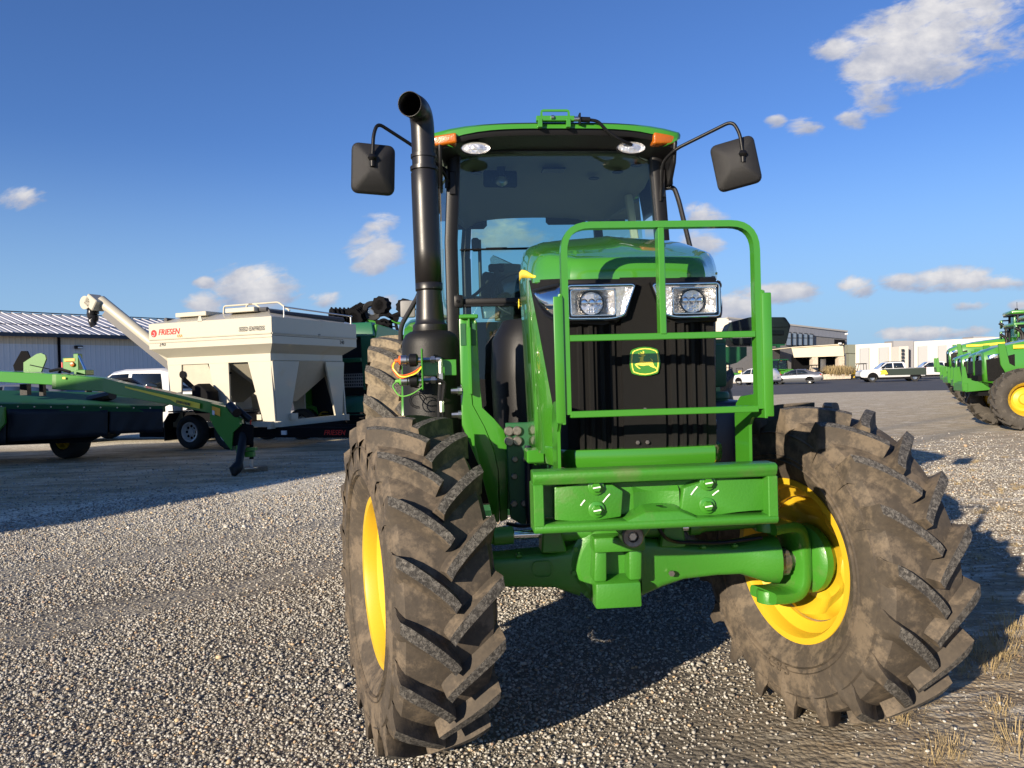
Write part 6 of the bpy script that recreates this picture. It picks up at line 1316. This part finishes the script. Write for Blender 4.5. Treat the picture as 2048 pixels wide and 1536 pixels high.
# ---- cars in the distance
def carat(kind, u, v, y, rz, paint, label, cat='car', group=None):
    p = at(u, v, y); V = vehicle(kind, label, cat, (p.x, y, 0), rz, paint, group); return V
carat('sedan', 1592, 766, 76, R(152), SILV, 'silver sedan seen from behind, parked beside the dealership terrace')
carat('suv', 1512, 766, 77, R(128), WHITE, 'white hatchback seen from behind, left of the silver sedan')
PK = carat('pickup', 1781, 760, 74.5, R(170), WHITE, 'white and dark green pickup truck with yellow mark parked before the white warehouse', 'pickup truck')
DKW = mat('dark_green_vinyl_wrap', (.025, .035, .025), .35, coat=.6)
part('dark_wrap', DKW, PK, lambda b: [b.prism([(-2.9, .62), (-2.9, 1.27), (1.05, 1.24), (.75, .62)], .006, frame((0, s * 1.012, 0), (1, 0, 0), (0, 0, 1))) for s in (-1, 1)])
part('dark_roof_wrap', DKW, PK, lambda b: b.box((-.35, 0, 1.95), (1.3, 1.35, .02)))
part('yellow_mark', YDEC, PK, lambda b: [b.prism([(.5, .75), (.7, 1.15), (1.25, 1.1), (1.1, .9), (1.2, .7)], .008, frame((0, s * 1.018, 0), (1, 0, 0), (0, 0, 1))) for s in (-1, 1)])
carat('pickup', 1864, 757, 84, R(168), WHITE, 'white pickup truck half hidden behind the row of tractors', 'pickup truck')
# ---- small machines before the dealership
def compact(label, u, v, y, rz, cabin=True, sc_=1.0, cat='tractor'):
    p = at(u, v, y); E = empty('compact_tractor', (p.x, y, 0), rz, label, cat); E.scale = (sc_,) * 3
    part('hood', GREEND, E, lambda b: b.hexa([(.2, -.35, .7), (1.7, -.32, .7), (1.7, .32, .7), (.2, .35, .7), (.2, -.32, 1.35), (1.6, -.28, 1.2), (1.6, .28, 1.2), (.2, .32, 1.35)], .06, 2))
    part('grille', DARK, E, lambda b: b.box((1.71, 0, .92), (.03, .5, .36)))
    part('fender', GREEND, E, lambda b: (b.box((-.7, -.75, 1.2), (.9, .35, .10), bev=.04), b.box((-.7, .75, 1.2), (.9, .35, .10), bev=.04)))
    part('chassis', DARK, E, lambda b: b.box((.4, 0, .55), (2.4, .5, .3)))
    for s in (-1, 1):
        road_wheel(E, (1.3, s * .62, .42), R(-90) if s < 0 else R(90), .42, .30, .24, YEL, spokes=0); road_wheel(E, (-.7, s * .78, .68), R(-90) if s < 0 else R(90), .68, .42, .40, YEL, name='rear_wheel', spokes=0)
    if cabin:
        part('cab_frame', DARK, E, lambda b: [b.tube([(x, y_, 1.1), (x * .9, y_ * .9, 2.3)], .04, 6) for x in (-1.1, .25) for y_ in (-.7, .7)])
        part('cab_glass', GLASS, E, lambda b: b.hexa([(-1.08, -.66, 1.2), (.22, -.66, 1.2), (.22, .66, 1.2), (-1.08, .66, 1.2), (-.98, -.6, 2.28), (.2, -.6, 2.28), (.2, .6, 2.28), (-.98, .6, 2.28)]))
        part('roof', DGREEN, E, lambda b: b.box((-.4, 0, 2.36), (1.6, 1.5, .16), bev=.05)); part('beacon', AMB, E, lambda b: b.box((.3, -.3, 2.30), (.1, .15, .12)))
        part('loader_arm', GREEND, E, lambda b: [b.tube(bend([(.1, s * .55, 1.3), (1.2, s * .55, 1.25), (2.1, s * .55, .35)], .2), .06, 6) for s in (-1, 1)])
    else:
        part('seat', YDEC, E, lambda b: (b.box((-.6, 0, 1.15), (.5, .5, .12), bev=.04), b.box((-.85, 0, 1.4), (.12, .5, .5), bev=.04))); part('roll_bar', DARK, E, lambda b: b.tube(bend([(-1.0, -.5, .9), (-1.0, -.5, 2.0), (-1.0, .5, 2.0), (-1.0, .5, .9)], .1), .035, 6))
    return E
compact('green cab tractor with orange beacon standing behind the silver sedan', 1563, 752, 97.5, R(-65), True, 1.15)
compact('small green mower tractor with yellow seat left of the white hatchback', 1468, 752, 96, R(-70), False, .95)
compact('small green tractor on the terrace nearest to the white hatchback', 1486, 752, 97, R(-80), False, .9)
def utv(label, u, y, m):
    p = at(u, 750, y); E = empty('utility_vehicle', (p.x, y, 0), R(170), label, 'utility vehicle')
    part('body', m, E, lambda b: (b.box((.9, 0, .85), (1.0, 1.3, .5), bev=.1, seg=2), b.box((-.9, 0, .95), (1.2, 1.4, .4), bev=.04), b.box((0, 0, .6), (2.8, 1.2, .2)))); part('roll_cage', DARK, E, lambda b: [b.tube(bend([(.6, y_, 1.0), (.35, y_, 1.9), (-.5, y_, 1.9), (-.5, y_, .9)], .1), .035, 6) for y_ in (-.6, .6)]); part('canopy', DARK, E, lambda b: b.box((-.08, 0, 1.95), (1.1, 1.3, .07), bev=.02))
    for x in (1.0, -1.0):
        for s in (-1, 1): road_wheel(E, (x, s * .6, .32), R(-90) if s < 0 else R(90), .32, .25, .16, YEL, spokes=0)
utv('dark utility vehicle with roll cage under the cream porch', 1628, 99.5, DARK)
utv('yellow and green utility vehicle left of the two tone pickup', 1722, 97, YEL)
# ---- black hopper on a green frame right of the hood
hb0 = at(1440, 700, 6.6); HB = empty('hopper_unit', (hb0.x, 6.6, 0), 0, 'black plastic hopper on a green stand seen through the right of the guard', 'hopper')
def hl(u, v, y=6.6): return at(u, v, y) - Vector((hb0.x, 6.6, 0))
def hop2(b):
    P = [hl(1453, 664), hl(1462, 644), hl(1500, 634), hl(1571, 634), hl(1582, 650), hl(1574, 684), hl(1570, 689), hl(1468, 690), hl(1460, 680)]
    f = [v for v in P]; k = Vector((.06, .42, 0)); a = b.verts(f); c_ = b.verts([x + k for x in f]); n = len(f); fs = [b.face(a), b.face(c_[::-1])]
    for i in range(n): fs.append(b.face([a[i], a[(i + 1) % n], c_[(i + 1) % n], c_[i]]))
    b._bev(fs, .012, 2)
HP = part('hopper', BLKT, HB, hop2); part('hopper_panel', BLK, HP, lambda b: (b.hexa([hl(1534, 670, 6.585), hl(1567, 670, 6.585), hl(1567, 670, 6.61), hl(1534, 670, 6.61), hl(1532, 661, 6.585), hl(1567, 661, 6.585), hl(1567, 661, 6.61), hl(1532, 661, 6.61)], .004), b.box(hl(1530, 655), (.40, .01, .004))))
part('support_rail', DGREEN, HB, lambda b: (b.hexa([hl(1500, 692), hl(1570, 691), hl(1570, 691, 6.9), hl(1500, 692, 6.9), hl(1500, 689), hl(1570, 688), hl(1570, 688, 6.9), hl(1500, 689, 6.9)]), b.box(hl(1527, 693), (.03, .03, .02)), b.box(hl(1556, 693), (.03, .03, .02))))
part('stand', DGREEN, HB, lambda b: (slab(b, [hl(1420, 694), hl(1490, 694), hl(1490, 712), hl(1470, 726), hl(1456, 730), hl(1420, 730)], (0, 1, 0), .1), b.box((.0, .05, .85), (.10, .12, 1.70)), b.box((0, .05, .03), (.7, .7, .06))))
# ================================================================ the row of tractors on the right
def row_tractor(label, x, y, rz, s=1.0, group='green tractors parked in a row at the right', bracket=True, dup=None):
    if dup is not None:
        E = copy_tree(dup); E.location = (x, y, 0); E.rotation_euler = (0, 0, rz); E.scale = (s,) * 3; E['label'] = label; return E
    E = empty('row_tractor', (x, y, 0), rz, label, 'tractor', group); E.scale = (s,) * 3
    # local: forward -Y, front axle at origin
    def hd(b):
        rows = []
        for yy_, w_, zt, zs in ((-.62, .26, 1.62, 1.50), (-.58, .31, 1.70, 1.52), (-.35, .35, 1.80, 1.60), (.2, .38, 1.92, 1.66), (1.0, .40, 2.02, 1.72), (1.7, .40, 2.06, 1.74)):
            rows.append([(-w_ * .96, yy_, .98 + .05 * (yy_ < -.5)), (-w_, yy_, 1.3), (-w_, yy_, zs), (-w_ * .82, yy_, zt - .03), (-w_ * .3, yy_, zt), (w_ * .3, yy_, zt), (w_ * .82, yy_, zt - .03), (w_, yy_, zs), (w_, yy_, 1.3), (w_ * .96, yy_, .98 + .05 * (yy_ < -.5))])
        b.grid(rows)
    Hh = part('hood', HOODG, E, hd, 40, solid=.02)
    for sg in (-1, 1):
        part('hood_stripe', YDEC, Hh, lambda b: b.grid([[(sg * .400, y_, 1.745 + .03 * y_ * (y_ > .6)), (sg * .385, y_, 1.80 + .045 * y_ * (y_ > .6) + .02)] for y_ in (-.05, .4, .8, 1.0, 1.65)], ), solid=.02)
        part('side_screen', GMESH, Hh, lambda b: b.prism([(-.55, 1.06), (-.57, 1.52), (-.2, 1.58), (-.05, 1.62), (.35, 1.66), (.30, 1.10), (.15, 1.02)], .012, frame((sg * .372 - .006, 0, 0), (0, 1, 0), (0, 0, 1)), bev=.003))
        part('headlight', CHROME, E, lambda b: b.hexa([(sg * .10, -.66, 1.50), (sg * .345, -.50, 1.50), (sg * .37, -.28, 1.55), (sg * .10, -.56, 1.50), (sg * .10, -.65, 1.60), (sg * .35, -.50, 1.62), (sg * .385, -.25, 1.66), (sg * .10, -.56, 1.60)], .01))
    part('grille', GMESH, E, lambda b: b.box((0, -.60, 1.26), (.52, .05, .50), bev=.01))
    for sg in (-1, 1):
        for (y_, z_) in ((.47, .92), (.47, .80), (-.30, 1.20), (-.24, 1.12)): part('mount_bolt', ZINC, E, lambda b: b.lathe([(0, .02), (.022, .018), (.026, 0)], frame((sg * .548, y_, z_), (0, sg, 0), (0, 0, 1)), 8))
        part('battery_cover', BLK, E, lambda b: b.box((sg * .36, 1.15, 1.12), (.30, .9, .34), bev=.03))
        part('side_vent', DARK, Hh, lambda b: b.prism([(.55, 1.15), (.60, 1.60), (1.35, 1.66), (1.40, 1.2)], .010, frame((sg * .396 - .005, 0, 0), (0, 1, 0), (0, 0, 1))))
        text('maker_lettering', 'JOHN DEERE', LET, .075, (sg * .4045, 1.55 if sg < 0 else .85, 1.785), (0, -1 if sg < 0 else 1, 0), (0, 0, 1), Hh, ext=.002)
    part('chassis', DARK, E, lambda b: (b.box((0, .9, .95), (.5, 3.2, .45)), b.box((0, 0, .72), (1.5, .2, .2)), b.box((0, 2.5, .9), (1.4, .3, .3))))
    if bracket:
        part('front_bracket', GREEND, E, lambda b: (b.box((0, -.98, .93), (.74, .12, .20), bev=.02), b.box((0, -.75, .95), (.5, .5, .2)), [b.prism([(-.98, .82), (-1.05, .95), (-1.04, 1.36), (-.97, 1.38), (-.94, 1.10), (-.66, 1.02), (-.45, .86)], .04, frame((xx, 0, 0), (0, 1, 0), (0, 0, 1)), bev=.006) for xx in (-.36, .32)]))
        for sg in (-1, 1):
            part('loader_mount', GREEND, E, lambda b: b.prism([(-.38, 1.86), (-.25, 1.86), (-.18, 1.42), (.02, 1.30), (.22, 1.22), (.42, .95), (.52, .68), (.20, .68), (.18, .90), (.02, 1.08), (-.22, 1.16), (-.34, 1.40)], .05, frame((sg * .52 - .025, 0, 0), (0, 1, 0), (0, 0, 1)), bev=.006))
    for sg in (-1, 1):
        b = MB(); rr = .34
        b.lathe([(rr + .02, -.15), (rr - .01, -.12), (rr - .05, -.05), (rr - .06, .08), (.25, .05), (.20, .07), (.12, .03), (.10, -.02), (0, -.03)], WM, 24)
        w_ = b.build('front_wheel', YEL, E, 35, loc=(sg * .86, 0, .66), rot=(0, 0, 0 if sg < 0 else math.pi))
        b = MB(); b.lathe(tyre_profile(.62, rr, .40), WM, 48); lug_mesh(b, .66, .62, .40, 18, .022, detail=False); b.build('tyre', [RUBD, RUBT], w_, 38)
        b = MB(); rr = .50; b.lathe([(rr + .02, -.2), (rr - .03, -.15), (rr - .08, .10), (.30, .07), (.25, .09), (.15, -.02), (0, -.03)], WM, 24)
        w_ = b.build('rear_wheel', YEL, E, 35, loc=(sg * .95, 2.5, .88), rot=(0, 0, 0 if sg < 0 else math.pi))
        b = MB(); b.lathe(tyre_profile(.84, rr, .48), WM, 48); lug_mesh(b, .88, .84, .48, 20, .026, detail=False); b.build('tyre', [RUBD, RUBT], w_, 38)
        part('rear_fender', GREEND, E, lambda b: b.grid([[(sg * xx, 2.5 + .98 * math.cos(R(a)), .88 + .98 * math.sin(R(a))) for xx in (.62, .98)] for a in range(20, 161, 14)]), solid=.02)
        part('mirror', GREEND, E, lambda b: b.box((sg * 1.10, 1.35, 2.58), (.20, .07, .32), bev=.03, seg=2)); part('mirror_arm', BLK, E, lambda b: b.tube([(sg * .66, 1.5, 2.70), (sg * 1.10, 1.38, 2.72)], .03, 6))
    part('cab_frame', BLK, E, lambda b: [b.tube([(xx * .72, yy_, 1.2), (xx * .76, yy_, 2.2), (xx * .66, yy_ * .98 + .03, 2.85)], .045, 8) for xx in (-1, 1) for yy_ in (1.55, 2.1, 2.95)])
    part('cab_body', DARK, E, lambda b: b.box((0, 2.3, 1.45), (1.25, 1.3, .7))); part('driver_seat', BLK, E, lambda b: (b.box((0, 2.5, 1.9), (.5, .5, .2), bev=.05), b.box((0, 2.75, 2.2), (.5, .15, .6), bev=.05)))
    part('cab_glass', GLASS, E, lambda b: b.hexa([(-.72, 1.55, 1.8), (.72, 1.55, 1.8), (.72, 2.95, 1.8), (-.72, 2.95, 1.8), (-.65, 1.6, 2.84), (.65, 1.6, 2.84), (.65, 2.9, 2.84), (-.65, 2.9, 2.84)]))
    part('roof', GREEN, E, lambda b: (b.box((0, 2.2, 2.93), (1.5, 1.75, .14), bev=.05, seg=2))); part('roof_visor', BLK, E, lambda b: b.box((0, 2.2, 2.845), (1.46, 1.70, .05), bev=.01)); part('beacon', BLK, E, lambda b: (b.lathe([(0, .1), (.05, .09), (.07, 0)], Matrix.Translation((0.2, 1.6, 3.0)), 12), b.tube([(-.2, 1.7, 3.0), (-.2, 1.7, 3.35)], .008, 5)))
    part('exhaust_stack', BPIPE, E, lambda b: b.tube(bend([(-.60, 1.42, 1.3), (-.60, 1.42, 2.45), (-.62, 1.20, 2.62)], .14, 4), .055, 12))
    return E
RZ = math.atan2(-.87, -.46) + math.pi / 2        # facing left and a little towards the camera
R0 = row_tractor('nearest green tractor of the right-hand row, cut by the frame edge', 11.05, 17.05, R(-106))
row_tractor('second green tractor of the right-hand row, just behind the nearest one', 13.35, 21.2, R(-107), dup=R0)
row_tractor('third green tractor of the right-hand row, showing only its bracket and tyres', 15.6, 25.6, R(-108), dup=R0)
row_tractor('fourth green tractor of the right-hand row, before the big long-hooded one', 18.4, 30.8, R(-108), dup=R0)
row_tractor('big long-hooded green tractor at the far end of the right-hand row', 22.6, 38.2, R(-112), 1.32, dup=R0)
# ---- dry grass tufts on the right
rg = random.Random(11); P = []
for (u, v, y, s) in ((1800, 1430, 0, 1.0), (1830, 1400, 0, .8), (1990, 1290, 0, 1.4), (2020, 1270, 0, 1.3), (1960, 1320, 0, 1.2), (1980, 1340, 0, 1.1), (2035, 1490, 0, 1.2), (1900, 1500, 0, .8), (1870, 1520, 0, .7), (2030, 1250, 0, 1.2), (1740, 1425, 0, .6), (1950, 1300, 0, .9), (2010, 1310, 0, 1.0), (1925, 1345, 0, .7), (2000, 1420, 0, .8)):
    d = at(u, v, 1.0) - Vector((0, 0, 1.42)); t = -1.42 / d.z; P.append((d.x * t, d.y * t, 0, s))
for i in range(95):
    y = rg.uniform(3.0, 12.0); x = rg.uniform(.42 * y + .9, .74 * y + .6)
    if .65 < x < 2.0 and y < 4.0: continue
    P.append((x, y, 0, rg.uniform(.35, .8)))
tuft_blades(P, .025, .085, 3, 'dry_grass', 'sparse dry tan grass tufts in the dirt at the right', DRYG, nbl=85, w=.0011, spread=.11)
